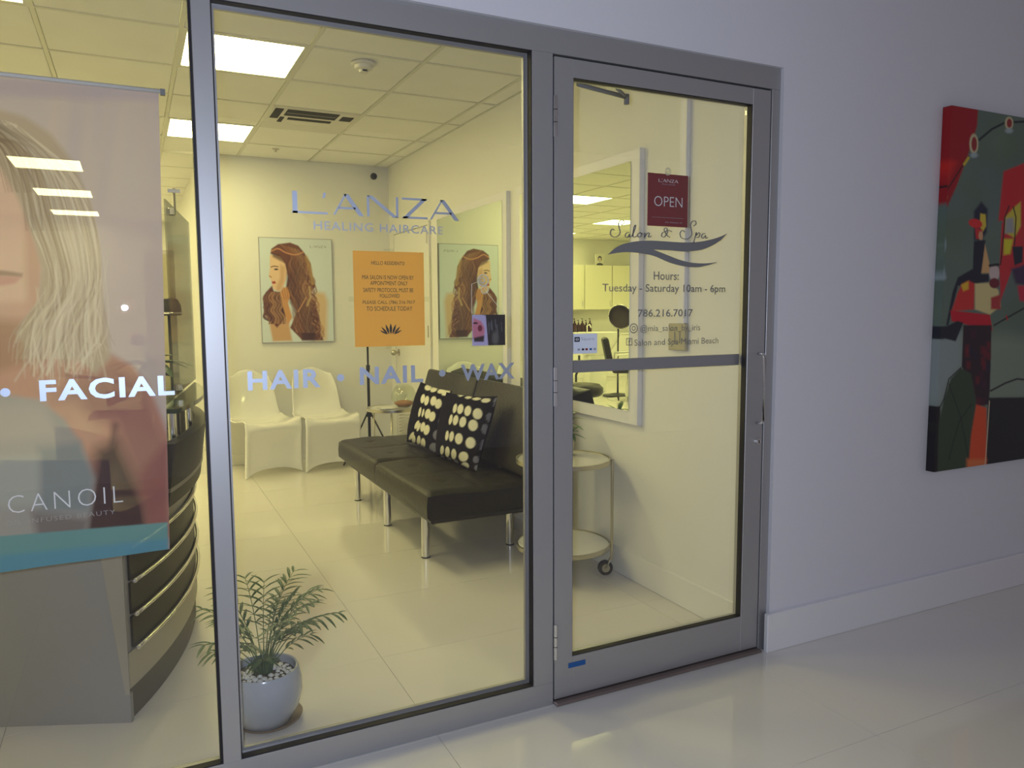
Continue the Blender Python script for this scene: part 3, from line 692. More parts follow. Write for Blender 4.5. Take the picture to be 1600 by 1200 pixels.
cv.poly(z3([(190, 340), (380, 300), (390, 480), (300, 600), (260, 730), (170, 740)]), (140, 150, 150), 8, .8)
cv.poly(z([(100, 0), (530, 60), (520, 220), (440, 480), (330, 780), (240, 980), (170, 1040), (60, 1060)]), (150, 14, 24), 1.5)
cv.poly(z([(140, 500), (330, 560), (180, 880), (100, 900)]), (205, 30, 20), 5, .8); cv.poly(z([(140, 740), (240, 700), (140, 900)]), (200, 110, 40), 4, .7)
cv.poly(z([(130, 970), (200, 900), (240, 880), (225, 960), (170, 1010)]), (222, 170, 40), 1.5)
cv.line(z([(140, 955), (260, 790), (400, 570), (470, 470)]), .8, (15, 12, 14), .5); cv.line(z([(540, 350), (660, 250), (780, 190), (960, 180), (1200, 230)]), 1.6, (22, 24, 34), .8)
for (cx, cy_, rx, ry) in ((490, 390, 42, 95), (820, 195, 40, 60)):
    cv.ell(1440+cx/6, 160+cy_/6, rx/6, ry/6, (190, 180, 140)); cv.ell(1440+cx/6+.5, 160+cy_/6, rx/6*.6, ry/6*.72, (140, 40, 40))
    cv.ell(1440+cx/6, 160+(cy_+ry+10)/6, 6, 4, (150, 165, 165), soft=.4)
cv.line(z([(400, 580), (440, 520)]), 2, (190, 170, 50), 1)
cv.line(z([(140, 980), (175, 1050), (180, 1200)]), 1.4, (150, 165, 165), .8)
cv.ell(1465, 381, 13, 21, (150, 168, 172)); cv.ell(1461, 381, 8.5, 16, (96, 135, 135)); cv.line(z2([(130, 430), (170, 540), (200, 680)]), 5, (150, 166, 170), 2, .8)
cv.poly(z2([(490, 60), (560, -30), (620, 40), (610, 260), (560, 340), (490, 330)]), (34, 36, 56), 2)
cv.poly(z2([(550, 80), (600, 90), (605, 200), (570, 260), (545, 200)]), (205, 180, 60), 1); cv.ell(1440+505/6, 320+175/6, 11, 7, (206, 40, 40), 15); cv.poly(z2([(500, 220), (570, 230), (570, 320), (510, 320)]), (190, 40, 40), 1); cv.ell(1440+555/6, 320+290/6, 3.5, 7, (200, 150, 110))
cv.poly(z2([(490, 340), (600, 330), (560, 650), (630, 650), (630, 720), (440, 750), (340, 760), (250, 1130), (230, 1130), (290, 820), (340, 680), (480, 600)]), (26, 28, 44), 1)
cv.poly(z2([(595, 370), (640, 570), (640, 640), (560, 640)]), (205, 160, 105), 1)
cv.poly(z2([(380, 740), (440, 710), (500, 740), (490, 980), (280, 1000), (340, 820)]), (196, 45, 40), 1.5); cv.poly(z2([(370, 750), (440, 715), (440, 790), (390, 810)]), (215, 170, 40), 1.5)
cv.poly(z2([(500, 740), (640, 730), (720, 800), (740, 950), (640, 1030), (500, 980)]), (206, 190, 130), 1.5); cv.poly(z2([(650, 870), (740, 840), (740, 980), (650, 980)]), (170, 50, 50), 1.5)
cv.ell(1440+682/6, 320+640/6, 8, 13, (196, 176, 170)); cv.ell(1440+682/6, 320+735/6, 8, 8, (110, 30, 40)); cv.line(z2([(640, 570), (720, 560)]), 2, (20, 18, 24), 1)
cv.poly(z2([(270, 990), (640, 1030), (665, 1180), (280, 1090)]), (186, 16, 38), 1)
cv.poly(z2([(750, 180), (820, 40), (900, 20), (1300, 20), (1300, 560), (850, 600), (740, 900), (730, 600)]), (190, 40, 46), 1); cv.poly([(1568, 205+63), (1600, 255), (1700, 250), (1700, 345), (1560, 345), (1563, 316)], (190, 30, 36), 1.5)
cv.poly(z2([(780, 120), (860, 30), (930, -30), (930, 200), (870, 310), (780, 260)]), (196, 180, 60), 1.5); cv.poly(z2([(790, 130), (860, 120), (870, 260), (780, 270)]), (150, 150, 150), 2); cv.poly(z2([(770, 320), (860, 320), (830, 460), (770, 470)]), (205, 196, 40), 2)
cv.line(z2([(820, 10), (780, 120), (770, 270), (740, 560)]), .9, (14, 14, 18), .6); cv.line(z2([(860, 20), (885, 120), (870, 380)]), .9, (14, 14, 18), .6)
cv.poly(z2([(850, 390), (950, 390), (945, 540), (870, 570)]), (28, 28, 48), 1); cv.poly(z2([(840, 600), (960, 560), (1200, 620), (1100, 780), (880, 740)]), (60, 40, 70), 3); cv.poly(z2([(900, 760), (1300, 740), (1300, 950), (920, 900)]), (190, 24, 60), 2)
cv.line(z2([(680, 1130), (800, 1060), (960, 970), (1300, 900)]), 1.2, (24, 20, 26), .6); cv.line(z2([(795, 1040), (805, 1080)]), 1, (180, 30, 40), .5)
cv.poly(z3([(195, 265), (300, 260), (360, 230), (395, 240), (350, 350), (290, 335), (190, 345)]), (26, 30, 40), 1)
cv.poly(z3([(395, 255), (560, 255), (550, 640), (540, 720), (470, 730), (420, 560), (385, 500)]), (44, 24, 34), 1)
for _ in range(26): cx, cy_ = rng.uniform(1508, 1545), rng.uniform(515, 630); cv.poly([(cx, cy_), (cx+6, cy_), (cx+6, cy_+12), (cx, cy_+12)], [(110, 22, 34), (26, 26, 52), (70, 20, 40)][rng.integers(3)], 2, .7)
cv.poly(z3([(540, 680), (1500, 670), (1500, 1300), (520, 1300)]), (26, 24, 28), 1.2); cv.poly(z3([(130, 735), (260, 730), (250, 1200), (100, 1200)]), (22, 18, 22), 1)
cv.poly(z3([(380, 505), (440, 540), (470, 700), (440, 1200), (240, 1200), (250, 830), (280, 690), (320, 570)]), (54, 68, 50), 1.5); cv.line(z3([(380, 505), (310, 570), (280, 690), (255, 740)]), .8, (14, 14, 16), .5)
cv.line(z3([(310, 600), (380, 800), (430, 1060)]), .7, (30, 40, 32), 1); cv.line(z3([(440, 720), (370, 820), (310, 1040)]), .7, (30, 40, 32), 1)
cv.poly(z3([(470, 720), (530, 740), (530, 1200), (415, 1200), (440, 900)]), (206, 74, 34), 1.5); cv.poly(z3([(415, 1040), (530, 1040), (525, 1080), (415, 1090)]), (206, 110, 60), 3)
cv.line(z3([(548, 700), (535, 900), (522, 1080)]), .6, (210, 190, 160), .5); cv.line(z3([(555, 640), (640, 595), (710, 570), (900, 590)]), 1.3, (22, 20, 20), .6)
grid_mesh('painted_face', P, np.clip(cv.C*1.15, 0, .95), 'paint_print', t)
zz = np.linspace(pz1, pz0, 420); side = np.stack([np.stack([np.full(420, px0), np.full(420, y_), zz], -1) for y_ in (-.0212, -.0605)], 1)
ec = cv.C.reshape(420, 420, 3)[:, 4]; grid_mesh('painted_side', side, np.repeat(ec, 2, 0), 'paint_print', t)

# ------------------------------------------------------------------ wall mirrors and back-wall pieces
def mirror_thing(y0, y1, py0, py1, label):
    t = thing('wall_mirror', label, 'mirror', (XR, (y0+y1)/2, .87))
    obj('backing_panel', box(XR-.030, XR-.0005, py0, py1, .806, 2.145, bev=.001), 'base_paint', t)
    obj('mirror_glass', box(XR-.0335, XR-.0303, y0, y1, .872, 2.092), 'mirror', t)
mirror_thing(.905, 2.10, .835, 2.16, 'white-framed wall mirror above the round trolley, seen through the door')
mirror_thing(2.36, 3.56, 2.30, 3.60, 'wall mirror above the black sofa, reflecting the portrait poster')
tag(obj('cable_raceway', box(XR-.022, XR-.0005, .50, .545, 1.313, ZC-.005, bev=.002), 'base_paint'), 'white vertical cable raceway on wall behind the door', 'raceway')
t = thing('wall_switch', 'beige wall control plate below the raceway', 'switch', (XR, .55, 1.25))
obj('plate', box(XR-.020, XR-.0005, .492, .612, 1.190, 1.312, bev=.003), 'beige_plate', t)
for yy in (.535, .57): obj('rocker', box(XR-.025, XR-.0195, yy-.009, yy+.009, 1.225, 1.275, bev=.002), 'beige_plate', t)
d2 = struct_root('door_2', (XR, 4.28, 0))
obj('leaf', box(XR-.014, XR-.0005, 3.83, 4.735, .145, 2.075, bev=.001), 'door_white', d2)
obj('jamb', box(XR-.02, XR-.0005, 3.79, 3.825, .145, 2.115, bev=.001), 'door_white', d2); obj('jamb', box(XR-.02, XR-.0005, 4.74, 4.775, .145, 2.115, bev=.001), 'door_white', d2)
obj('head', box(XR-.02, XR-.0005, 3.825, 4.74, 2.08, 2.115, bev=.001), 'door_white', d2)
for zz in (1.93, 1.15, .35): obj('hinge', cy((XR-.02, 3.828, zz), (XR-.02, 3.828, zz+.10), .008, n=10), 'brushed', d2)
kn = bmesh.new(); cyl(kn, (XR-.014, 4.66, .985), (XR-.06, 4.66, .985), .012); sph(kn, (XR-.065, 4.66, .985), .028); cyl(kn, (XR-.014, 4.66, .985), (XR-.020, 4.66, .985), .032)
obj('door_knob', kn, 'brushed', d2, True, auto=40)

# portrait poster
t = thing('portrait_poster', 'framed poster of a woman with long wavy brown hair on back wall', 'poster', (1.35, YB, 1.087))
qx0, qx1, qz0, qz1 = 1.023, 1.672, 1.090, 2.032
obj('mount', box(qx0, qx1, YB-.022, YB-.0005, qz0, qz1, bev=.002), 'grey_ink', t)
U, V = np.meshgrid(np.linspace(qx0+.006, qx1-.006, 190), np.linspace(qz1-.006, qz0+.006, 260)); P = np.stack([U, np.full_like(U, YB-.0225), V], -1)
px, py = topx(P.reshape(-1, 3)); q = lambda L_: [(390+x/6.314, 360+y/6.314) for x, y in L_]
cv = Canvas(px, py, (214, 224, 226))
cv.poly(q([(640, 600), (740, 620), (770, 700), (760, 1080), (640, 1090), (600, 800)]), (214, 184, 142), 4)       # shoulder
cv.poly(q([(150, 820), (260, 900), (380, 860), (420, 1090), (230, 1095), (190, 900)]), (206, 164, 118), 2)
cv.poly(q([(200, 240), (340, 260), (380, 400), (340, 540), (300, 600), (250, 590), (225, 560), (215, 500), (190, 455), (200, 380)]), (232, 198, 160), .8)
cv.poly(q([(205, 230), (215, 180), (280, 135), (400, 120), (480, 150), (540, 220), (600, 320), (620, 440), (650, 550), (590, 640), (650, 720), (690, 900), (700, 1010), (730, 1085), (520, 1085), (400, 960), (470, 800), (380, 640), (360, 560), (380, 460), (350, 330), (300, 260)]), (112, 68, 46), 1)
cv.poly(q([(220, 545), (240, 600), (300, 610), (340, 700), (380, 830), (270, 960), (220, 900), (150, 820), (130, 680), (160, 610)]), (104, 56, 34), 1.2)
cv.poly(q([(370, 420), (560, 430), (540, 640), (480, 800), (400, 720), (370, 560)]), (78, 42, 34), 2.5, .8)
cv.poly(q([(490, 800), (620, 700), (690, 900), (640, 1085), (520, 1085)]), (66, 36, 30), 2.5, .8); cv.poly(q([(240, 650), (310, 640), (370, 830), (280, 920), (200, 780)]), (62, 34, 34), 2, .7)
hc = [(140, 88, 56), (172, 122, 80), (84, 50, 40), (198, 156, 108), (108, 64, 48), (62, 38, 34)]
for k in range(210):
    a_ = rng.random(); ph = rng.uniform(0, 6.28); P_ = [(300+200*a_, 140+60*a_), (400+170*a_, 240+80*a_)]
    for y_ in range(330, 1080, 75): P_.append((385+190*a_+(y_-330)*.11+28*math.sin(y_*.019+ph)+rng.uniform(-8, 8), y_))
    cv.line(smooth_path(q(P_), 4), rng.uniform(.25, .9), hc[rng.integers(6)], .6, rng.uniform(.15, .45))
for (dx_, dy_, rx_, ry_) in ((455, 400, 70, 110), (430, 560, 50, 90), (560, 860, 70, 130), (480, 700, 40, 80), (300, 700, 60, 80), (620, 980, 60, 80), (250, 820, 50, 60)):
    cv.ell(390+dx_/6.314, 360+dy_/6.314, rx_/6.314, ry_/6.314, (58, 36, 34), -10, .8, .45)
for k in range(46):
    yy_ = rng.uniform(480, 1040); xx_ = 600+.18*(yy_-480)+rng.uniform(-14, 40); cv.line(smooth_path(q([(xx_-60, yy_-50), (xx_-10, yy_-20), (xx_+8, yy_+18), (xx_-18, yy_+52)]), 4), rng.uniform(.5, 1.3), [(128, 82, 54), (96, 58, 44), (178, 130, 88)][rng.integers(3)], .7, .6)
for k in range(26):
    yy_ = rng.uniform(640, 860); cv.line(smooth_path(q([(190, yy_-50), (150+rng.uniform(-12, 12), yy_-10), (150, yy_+20), (200, yy_+44)]), 4), rng.uniform(.5, 1.2), [(128, 82, 54), (90, 54, 44)][rng.integers(2)], .7, .6)
for k in range(80):
    x = rng.uniform(165, 320); P_ = [(x, 610), (x-30+rng.uniform(-15, 15), 670), (x+14, 730), (x-12, 790), (x+35, 860), (x+rng.uniform(10, 50), 920)]
    cv.line(smooth_path(q(P_), 4), rng.uniform(.25, .8), hc[rng.integers(6)], .5, rng.uniform(.3, .6))
cv.line(smooth_path(q([(215, 205), (280, 180), (360, 220), (450, 240), (530, 215)])), 1.0, (214, 150, 100), .7, .8)
cv.poly(q([(300, 610), (330, 560), (370, 560), (400, 640), (380, 720), (420, 860), (380, 930), (330, 760)]), (206, 150, 92), 1)   # hand
cv.poly(q([(300, 330), (345, 360), (345, 500), (320, 570), (280, 600), (262, 560), (300, 470)]), (196, 146, 104), 2.5, .6)
cv.poly(q([(215, 300), (290, 300), (300, 340), (215, 345)]), (236, 204, 164), 2, .5)
for a_ in range(4): cv.line(q([(320+22*a_, 590-12*a_), (345+18*a_, 680)]), .5, (150, 92, 56), .5, .7)
cv.line(q([(480, 800), (560, 660)]), .7, (206, 150, 96), .6); cv.line(q([(590, 560), (600, 660), (570, 740)]), 1.6, (206, 176, 120), 1, .7); cv.line(q([(560, 260), (600, 380), (620, 520)]), 2.4, (196, 160, 90), 2, .6)
cv.line(q([(212, 362), (240, 352), (280, 358)]), .7, (70, 42, 24), .4); cv.ell(390+262/6.314, 360+384/6.314, 3.4, 1.3, (50, 32, 24), 0, .3); cv.line(q([(195, 450), (215, 462)]), .6, (150, 92, 60), .5)
cv.poly(q([(222, 505), (250, 500), (262, 520), (240, 528), (218, 520)]), (168, 66, 50), .5); cv.poly(q([(220, 225), (300, 240), (345, 320), (300, 300), (230, 262)]), (84, 50, 30), 2, .8)
grid_mesh('poster_print', P, cv.C, 'gloss_print', t)
lg = logo(1.47, 1.62, 1.950, 1.972)
for v in lg.verts: v.co.y += YB-.0235-VY
obj('poster_logo', lg, 'grey_vinyl', t)

# ------------------------------------------------------------------ sofa
t = thing('futon_sofa', 'black leather armless sofa bed on chrome legs against right wall', 'sofa', (1.7, 2.45, 0))
def cushion(x0, x1, y0, y1, z0, z1, r=.022):
    bm = bmesh.new(); bx(bm, x0, x1, y0, y1, z0, z1, bev=r)
    return bm
SY0, SYM, SY1 = 1.475, 2.45, 3.42
def seat_pad(y0, y1):
    n, m_ = 16, 16; bm = bmesh.new(); V_ = {}
    x0, x1, z0, z1 = 1.335, 2.0, .275, .425
    def height(u, v):
        e = min(u, 1-u, v, 1-v); z_ = z1-.022*(1-min(e/.05, 1))**2
        z_ -= .012*math.exp(-((v-.5)/.03)**2)*(.5 if u > .08 else 0)   # quilting seam
        z_ -= .006*math.exp(-((u-.5)/.03)**2)
        for cu_ in (.27, .73):
            for cv_ in (.25, .75): z_ -= .010*math.exp(-(((u-cu_)/.035)**2+((v-cv_)/.03)**2))
        z_ += .004*math.sin(u*9+v*5)
        return z_
    n, m_ = 40, 48
    for i in range(n+1):
        for j in range(m_+1):
            u, v = i/n, j/m_; V_[i, j] = bm.verts.new((x0+(x1-x0)*u, y0+.004+(y1-y0-.008)*v, height(u, v)))
    for i in range(n):
        for j in range(m_): bm.faces.new((V_[i, j], V_[i+1, j], V_[i+1, j+1], V_[i, j+1]))
    loop = [V_[i, 0] for i in range(n+1)]+[V_[n, j] for j in range(1, m_+1)]+[V_[i, m_] for i in range(n-1, -1, -1)]+[V_[0, j] for j in range(m_-1, 0, -1)]
    cx, cy_ = (x0+x1)/2, (y0+y1)/2; prev = loop
    for dz, ins in ((.345, -.006), (.29, -.004), (z0, .012)):
        cur = [bm.verts.new((v.co.x+(cx-v.co.x)*0+(ins if v.co.x < cx else -ins)*(1 if abs(v.co.x-x0) < .01 or abs(v.co.x-x1) < .01 else 0), v.co.y+(ins if v.co.y < cy_ else -ins)*.4*(1 if abs(v.co.y-y0) < .01 or abs(v.co.y-y1) < .01 else 0), dz)) for v in loop]
        for k in range(len(loop)): bm.faces.new((prev[k], cur[k], cur[(k+1) % len(loop)], prev[(k+1) % len(loop)]))
        prev = cur
    bm.faces.new(prev); bmesh.ops.recalc_face_normals(bm, faces=bm.faces); return bm
for y0, y1 in ((SY0, SYM), (SYM, SY1)):
    s_ = obj('seat_cushion', seat_pad(y0, y1), 'leather', t, True, auto=50)
    obj('piping', tube(bmesh.new(), [(1.3365, y0+.02, .405), (1.3355, y1-.02, .405)], .0022, 6), 'stitch', s_, True)
obj('base_rail', box(1.365, 1.98, SY0+.04, SY1-.04, .245, .276, bev=.004), 'black_plastic', t)
def back_pad(y0, y1):
    bm = bx(bmesh.new(), -.065, .065, y0+.004, y1-.004, 0, .50, bev=.022)
    bmesh.ops.transform(bm, matrix=Matrix.Translation((1.965, 0, .43)) @ Matrix.Rotation(math.radians(17), 4, 'Y'), verts=bm.verts); return bm
for y0, y1 in ((SY0, SYM), (SYM, SY1)):
    s_ = obj('back_cushion', back_pad(y0, y1), 'leather', t, True, auto=35)
for x_ in (1.405, 1.93):
    for y_ in (1.72, 2.44, 3.17):
        g = obj('leg', cy((x_, y_, .006), (x_, y_, .247), .0225, n=24), 'chrome', t, True, auto=40)
        obj('foot', cy((x_, y_, .0), (x_, y_, .0065), .025, n=20), 'black_plastic', g)

# pillows
def pillow(BL, BR, TR, TL, dots, label, puff=.075):
    BL, BR, TR, TL = map(np.array, (BL, BR, TR, TL)); c0 = (BL+BR+TR+TL)/4; BL, BR, TR, TL = (c0+(q_-c0)*1.05+np.array([-.010, 0, .004]) for q_ in (BL, BR, TR, TL)); n = 84
    u, v = np.meshgrid(np.linspace(0, 1, n), np.linspace(0, 1, n)); uu, vv = u[..., None], v[..., None]
    base = (BL*(1-uu)+BR*uu)*(1-vv)+(TL*(1-uu)+TR*uu)*vv
    nr = np.cross(BR-BL, TL-BL); nr = nr/np.linalg.norm(nr)
    if nr@(np.array([0, -DIST, CAMZ])-BL) < 0: nr = -nr
    a, b = 2*u-1, 2*v-1
    ctr = (BL+BR+TR+TL)/4
    # edges drawn in between the corners
    pin = 1-.06*((1-a**2)*np.abs(b)**4+(1-b**2)*np.abs(a)**4)
    base = ctr+(base-ctr)*pin[..., None]
    h = puff*((1-np.abs(a)**2.6)*(1-np.abs(b)**2.6))**.55
    front = base+nr*h[..., None]; back = base-nr*(h*.8)[..., None]
    px, py = topx(front.reshape(-1, 3)); cv = Canvas(px, py, (20, 17, 22))
    for d in dots:
        x, y, rx, ry, tl, g = d; cv.ell(630+x/7.06, 580+y/7.06, rx/7.06, ry/7.06, (222, 218, 196) if not g else (118, 118, 130), tl, .10)
    t = thing('throw_pillow', label, 'pillow', tuple(ctr-np.array([0, 0, .2])), 0, 'polka dot pillows on the sofa')
    grid_mesh('front_cover', front, cv.C, 'fabric_print', t, True)
    grid_mesh('back_cover', back[:, ::-1], np.tile(np.array(srgb((20, 17, 22))), (n*n, 1)), 'fabric_print', t, True)
D = 12
near = [(570, 410, 20, 52, D, 0), (630, 418, 32, 54, D, 0), (712, 438, 36, 56, D, 0), (820, 470, 52, 60, 0, 0), (955, 510, 40, 52, 0, 1), (523, 533, 18, 56, D, 0), (578, 540, 28, 56, D, 0), (657, 560, 36, 58, D, 0), (770, 597, 52, 62, 0, 0), (905, 640, 42, 58, 0, 1),
 (482, 710, 18, 54, 8, 0), (533, 720, 25, 56, 8, 0), (613, 745, 42, 60, 3, 0), (742, 790, 54, 62, 0, 0), (885, 815, 40, 60, 10, 1), (428, 870, 20, 50, 5, 0), (487, 890, 25, 58, 0, 0), (557, 915, 28, 58, 0, 0), (664, 942, 52, 54, 0, 0), (805, 975, 38, 40, 0, 1),
 (435, 958, 22, 30, -30, 1), (510, 982, 24, 32, -30, 1), (583, 1008, 24, 34, -30, 1), (680, 1045, 45, 40, 10, 0), (818, 1065, 35, 32, 0, 1), (640, 262, 30, 18, -15, 0), (718, 290, 36, 14, 0, 0), (810, 305, 48, 14, 0, 0), (912, 322, 50, 24, -5, 0), (1028, 345, 32, 58, 10, 1)]
far = [(275, 180, 38, 32, -20, 0), (338, 203, 40, 25, -25, 0), (425, 218, 48, 26, -15, 0), (470, 240, 48, 26, -20, 0), (570, 278, 45, 55, 0, 1), (216, 303, 22, 50, D, 0), (258, 325, 24, 52, D, 0), (333, 328, 32, 52, D, 0), (387, 360, 36, 54, D, 0), (503, 420, 48, 54, 0, 1),
 (183, 450, 14, 54, D, 0), (218, 460, 12, 45, D, 0), (270, 470, 30, 54, D, 0), (320, 500, 34, 54, D, 0), (440, 557, 52, 54, 0, 1), (150, 590, 18, 50, 25, 0), (170, 615, 16, 50, 20, 0), (215, 615, 24, 54, D, 0), (258, 648, 32, 56, D, 0), (378, 705, 50, 56, 0, 1),
 (90, 715, 18, 50, 30, 0), (115, 755, 20, 52, 0, 0), (170, 765, 20, 54, 5, 0), (218, 797, 26, 58, 0, 0), (335, 843, 48, 52, 0, 1)]
pillow((1.745, 3.00, .437), (1.765, 2.43, .437), (1.885, 2.49, .83), (1.83, 2.93, .855), far, 'black pillow with white dots, the farther of two on the sofa')
pillow((1.745, 2.40, .437), (1.775, 1.84, .430), (1.955, 1.93, .845), (1.79, 2.32, .84), near, 'black pillow with white dots, the nearer of two on the sofa', .085)

# ------------------------------------------------------------------ moulded chairs
def chair(x, y, rz, label):
    prof = [(.300, .865), (.285, .80), (.262, .72), (.235, .63), (.20, .54), (.155, .47), (.09, .432), (0, .422), (-.10, .432), (-.19, .447), (-.245, .442), (-.275, .415), (-.283, .37), (-.277, .30), (-.268, .22), (-.262, .14), (-.262, .07), (-.268, .0)]
    wid = [.13, .185, .205, .215, .222, .232, .245, .25, .25, .248, .246, .245, .244, .243, .243, .245, .248, .252]
    nP = len(prof); K = 20; bm = bmesh.new(); V_ = []
    pr = smooth_path(prof, 3); wd = smooth_path([(w_, 0) for w_ in wid], 3)[:, 0]; N = len(pr)
    for i, ((py_, pz), w_) in enumerate(zip(pr, wd)):
        row = []; s_ = i/(N-1)
        for k in range(K+1):
            a_ = 2*k/K-1; e = abs(a_)**3
            yy, zz = py_, pz
            if s_ < .30: yy -= .06*e*(1-abs(s_-.15)/.3); zz -= .012*e if s_ > .02 else .05*a_*a_   # back: sides wrap forward, rounded top
            elif s_ < .62: zz += .030*e-.012*(1-a_*a_)                                             # dished seat
            else:
                f_ = min((s_-.62)/.15, 1); yy += f_*.050*(1-abs(a_)**5)*math.sin(PI*min((s_-.60)/.40, 1)*.62)
                if s_ > .93: zz += .060*(1-abs(a_)**2.5)*(s_-.93)/.07
            row.append(bm.verts.new((a_*w_, yy, zz)))
        V_.append(row)
    for a, b in zip(V_, V_[1:]):
        for k in range(K): bm.faces.new((a[k], b[k], b[k+1], a[k+1]))
    # side flanges folding back along the legs
    for side in (0, K):
        sg = -1 if side == 0 else 1; pa = None
        for i in range(int(N*.60), N):
            v = V_[i][side]; q = bm.verts.new((v.co.x-sg*.006, v.co.y+.045*min(1, (i/N-.58)*8), v.co.z-(.006 if v.co.z > .1 else 0)))
            if pa: bm.faces.new((pa[0], v, q, pa[1]) if sg > 0 else (pa[1], q, v, pa[0]))
            pa = (v, q)
    o = bm; me = bpy.data.meshes.new('molded_chair'); bmesh.ops.recalc_face_normals(bm, faces=bm.faces); bm.to_mesh(me); bm.free(); me.polygons.foreach_set('use_smooth', np.ones(len(me.polygons), bool)); me.materials.append(M['white_plastic'])
    c = link('molded_chair', me); c.location = (x, y, 0); c.rotation_euler = (0, 0, rz)
    so = c.modifiers.new('s', 'SOLIDIFY'); so.thickness = .012; so.offset = 0
    sb = c.modifiers.new('b', 'SUBSURF'); sb.levels = 1; sb.render_levels = 1
    return tag(c, label, 'chair', 'white moulded waiting chairs')
chair(.945, 4.565, math.radians(14), 'glossy white moulded chair on the left, beside the mullion')
chair(1.475, 4.585, math.radians(7), 'glossy white moulded chair on the right, beside the black stand')

# black stand with tripod feet
t = thing('tripod_stand', 'black tripod stand rising behind the orange notice', 'stand', (1.86, 4.48, 0))
sx, sy = 1.872, 4.50
obj('pole', joinbm([cy((sx, sy, .02), (sx, sy, .86), .013, n=12), cy((sx, sy, .86), (sx, sy, 1.62), .009, n=12)]), 'black_metal', t, True, auto=40)
for za, zb_, rr in ((.42, .47, .022), (.84, .89, .018)): obj('collar', cy((sx, sy, za), (sx, sy, zb_), rr, n=12), 'black_plastic', t, True, auto=40)
for k in range(3):
    a_ = math.radians(195+120*k); obj('leg', tube(bmesh.new(), [(sx+.02*math.cos(a_), sy+.02*math.sin(a_), .45), (sx+.27*math.cos(a_), sy+.27*math.sin(a_), .008)], .0075, 8), 'black_metal', t, True)
obj('top_clamp', box(sx-.02, sx+.02, sy-.015, sy+.015, 1.60, 1.64, bev=.004), 'black_plastic', t)

# round side table + glass bowl
tx, ty = 1.96, 4.08
t = thing('side_table', 'small round glass side table with brass rim by corner', 'table', (tx, ty, 0))
obj('tabletop', lathe(bmesh.new(), [(0, .533), (.212, .533), (.212, .545), (0, .545)], (tx, ty, 0), 48), 'ceramic', t)
obj('rim', lathe(bmesh.new(), [(.213, .525), (.222, .525), (.222, .548), (.213, .548), (.213, .525)], (tx, ty, 0), 48), 'brushed', t, True, auto=40)
for k in range(3):
    a_ = math.radians(250+120*k); obj('leg', cy((tx+.19*math.cos(a_), ty+.19*math.sin(a_), 0), (tx+.19*math.cos(a_), ty+.19*math.sin(a_), .525), .007, n=10), 'brushed', t, True)
bm = bmesh.new()
for k in range(16): tube(bm, [(tx+.095+.05*math.cos(q), ty-.05+.05*math.sin(q), .06+.028*k) for q in np.linspace(0, 2*PI, 17)], .002, 4)
obj('wire_rack', bm, 'brushed', t)
gc = (2.055, 4.05, .545)
t = thing('glass_bowl', 'round clear glass bowl of orange potpourri on side table', 'bowl', gc)
obj('bowl', lathe(bmesh.new(), [(0, .002), (.05, .002), (.088, .03), (.108, .08), (.108, .12), (.085, .17), (.055, .20), (.053, .198), (.083, .168), (.105, .12), (.105, .08), (.085, .033), (.05, .006), (0, .006)], gc, 32), 'bowl_glass', t, True)
obj('potpourri', lathe(bmesh.new(), [(0, .008), (.05, .009), (.08, .03), (.088, .045), (.05, .058), (0, .064)], gc, 24), 'amber', t, True)['kind'] = 'stuff'
tag(obj('potpourri_dish', lathe(bmesh.new(), [(0, 0), (.05, 0), (.09, .01), (.085, .012), (.05, .004), (0, .004)], (1.90, 4.02, .5455), 24), 'ceramic', None, True), 'shallow pale dish on the side table', 'dish')

# ------------------------------------------------------------------ round trolley
cxp, cyp, R_ = 1.962, 1.150, .250
t = thing('serving_trolley', 'round two-tier gold trolley with pale trays on black wheels', 'trolley', (cxp, cyp, 0))
for zt in (.160, .605):
    tr = obj('tray', lathe(bmesh.new(), [(0, zt-.004), (R_-.012, zt-.004), (R_-.012, zt+.004), (0, zt+.004)], (cxp, cyp, 0), 56), 'ceramic', t)
    obj('tray_rim', lathe(bmesh.new(), [(R_-.0115, zt-.012), (R_-.004, zt-.012), (R_-.004, zt+.010), (R_-.0115, zt+.010), (R_-.0115, zt-.012)], (cxp, cyp, 0), 56), 'brushed', tr, True, auto=40)
for ang in (-34, 86, 193):
    a_ = math.radians(ang); lx, ly = cxp+(R_+.003)*math.cos(a_), cyp+(R_+.003)*math.sin(a_)
    lg_ = obj('leg', joinbm([cy((lx, ly, .085), (lx, ly, .612), .0075, n=12)]), 'brushed', t, True, auto=40)
    wx, wy = cxp+(R_-.03)*math.cos(a_), cyp+(R_-.03)*math.sin(a_)
    dv = Vector((-.25, -.97, 0)).normalized()
    wb = joinbm([cy(Vector((wx, wy, .038))-dv*.012, Vector((wx, wy, .038))+dv*.012, .038, n=28)])
    wo = obj('wheel', wb, 'rubber', t, True, auto=40)
    obj('hub', cy(Vector((wx, wy, .038))-dv*.0135, Vector((wx, wy, .038))+dv*.0135, .022, n=20), 'brushed', wo, True, auto=40)
    obj('caster_fork', joinbm([tube(bmesh.new(), [(lx, ly, .10), tuple(Vector((wx, wy, .038))+dv*.018)], .005, 6), tube(bmesh.new(), [(lx, ly, .10), tuple(Vector((wx, wy, .038))-dv*.018)], .005, 6)]), 'brushed', t, True)
vx, vy = 2.035, 1.22
t = thing('small_vase_plant', 'small green plant in a silver vase on trolley top', 'plant', (vx, vy, .61))
obj('vase', lathe(bmesh.new(), [(0, .001), (.022, .001), (.028, .02), (.032, .06), (.026, .085), (.023, .085), (.028, .06), (0, .055)], (vx, vy, .609), 24), 'brushed', t, True)
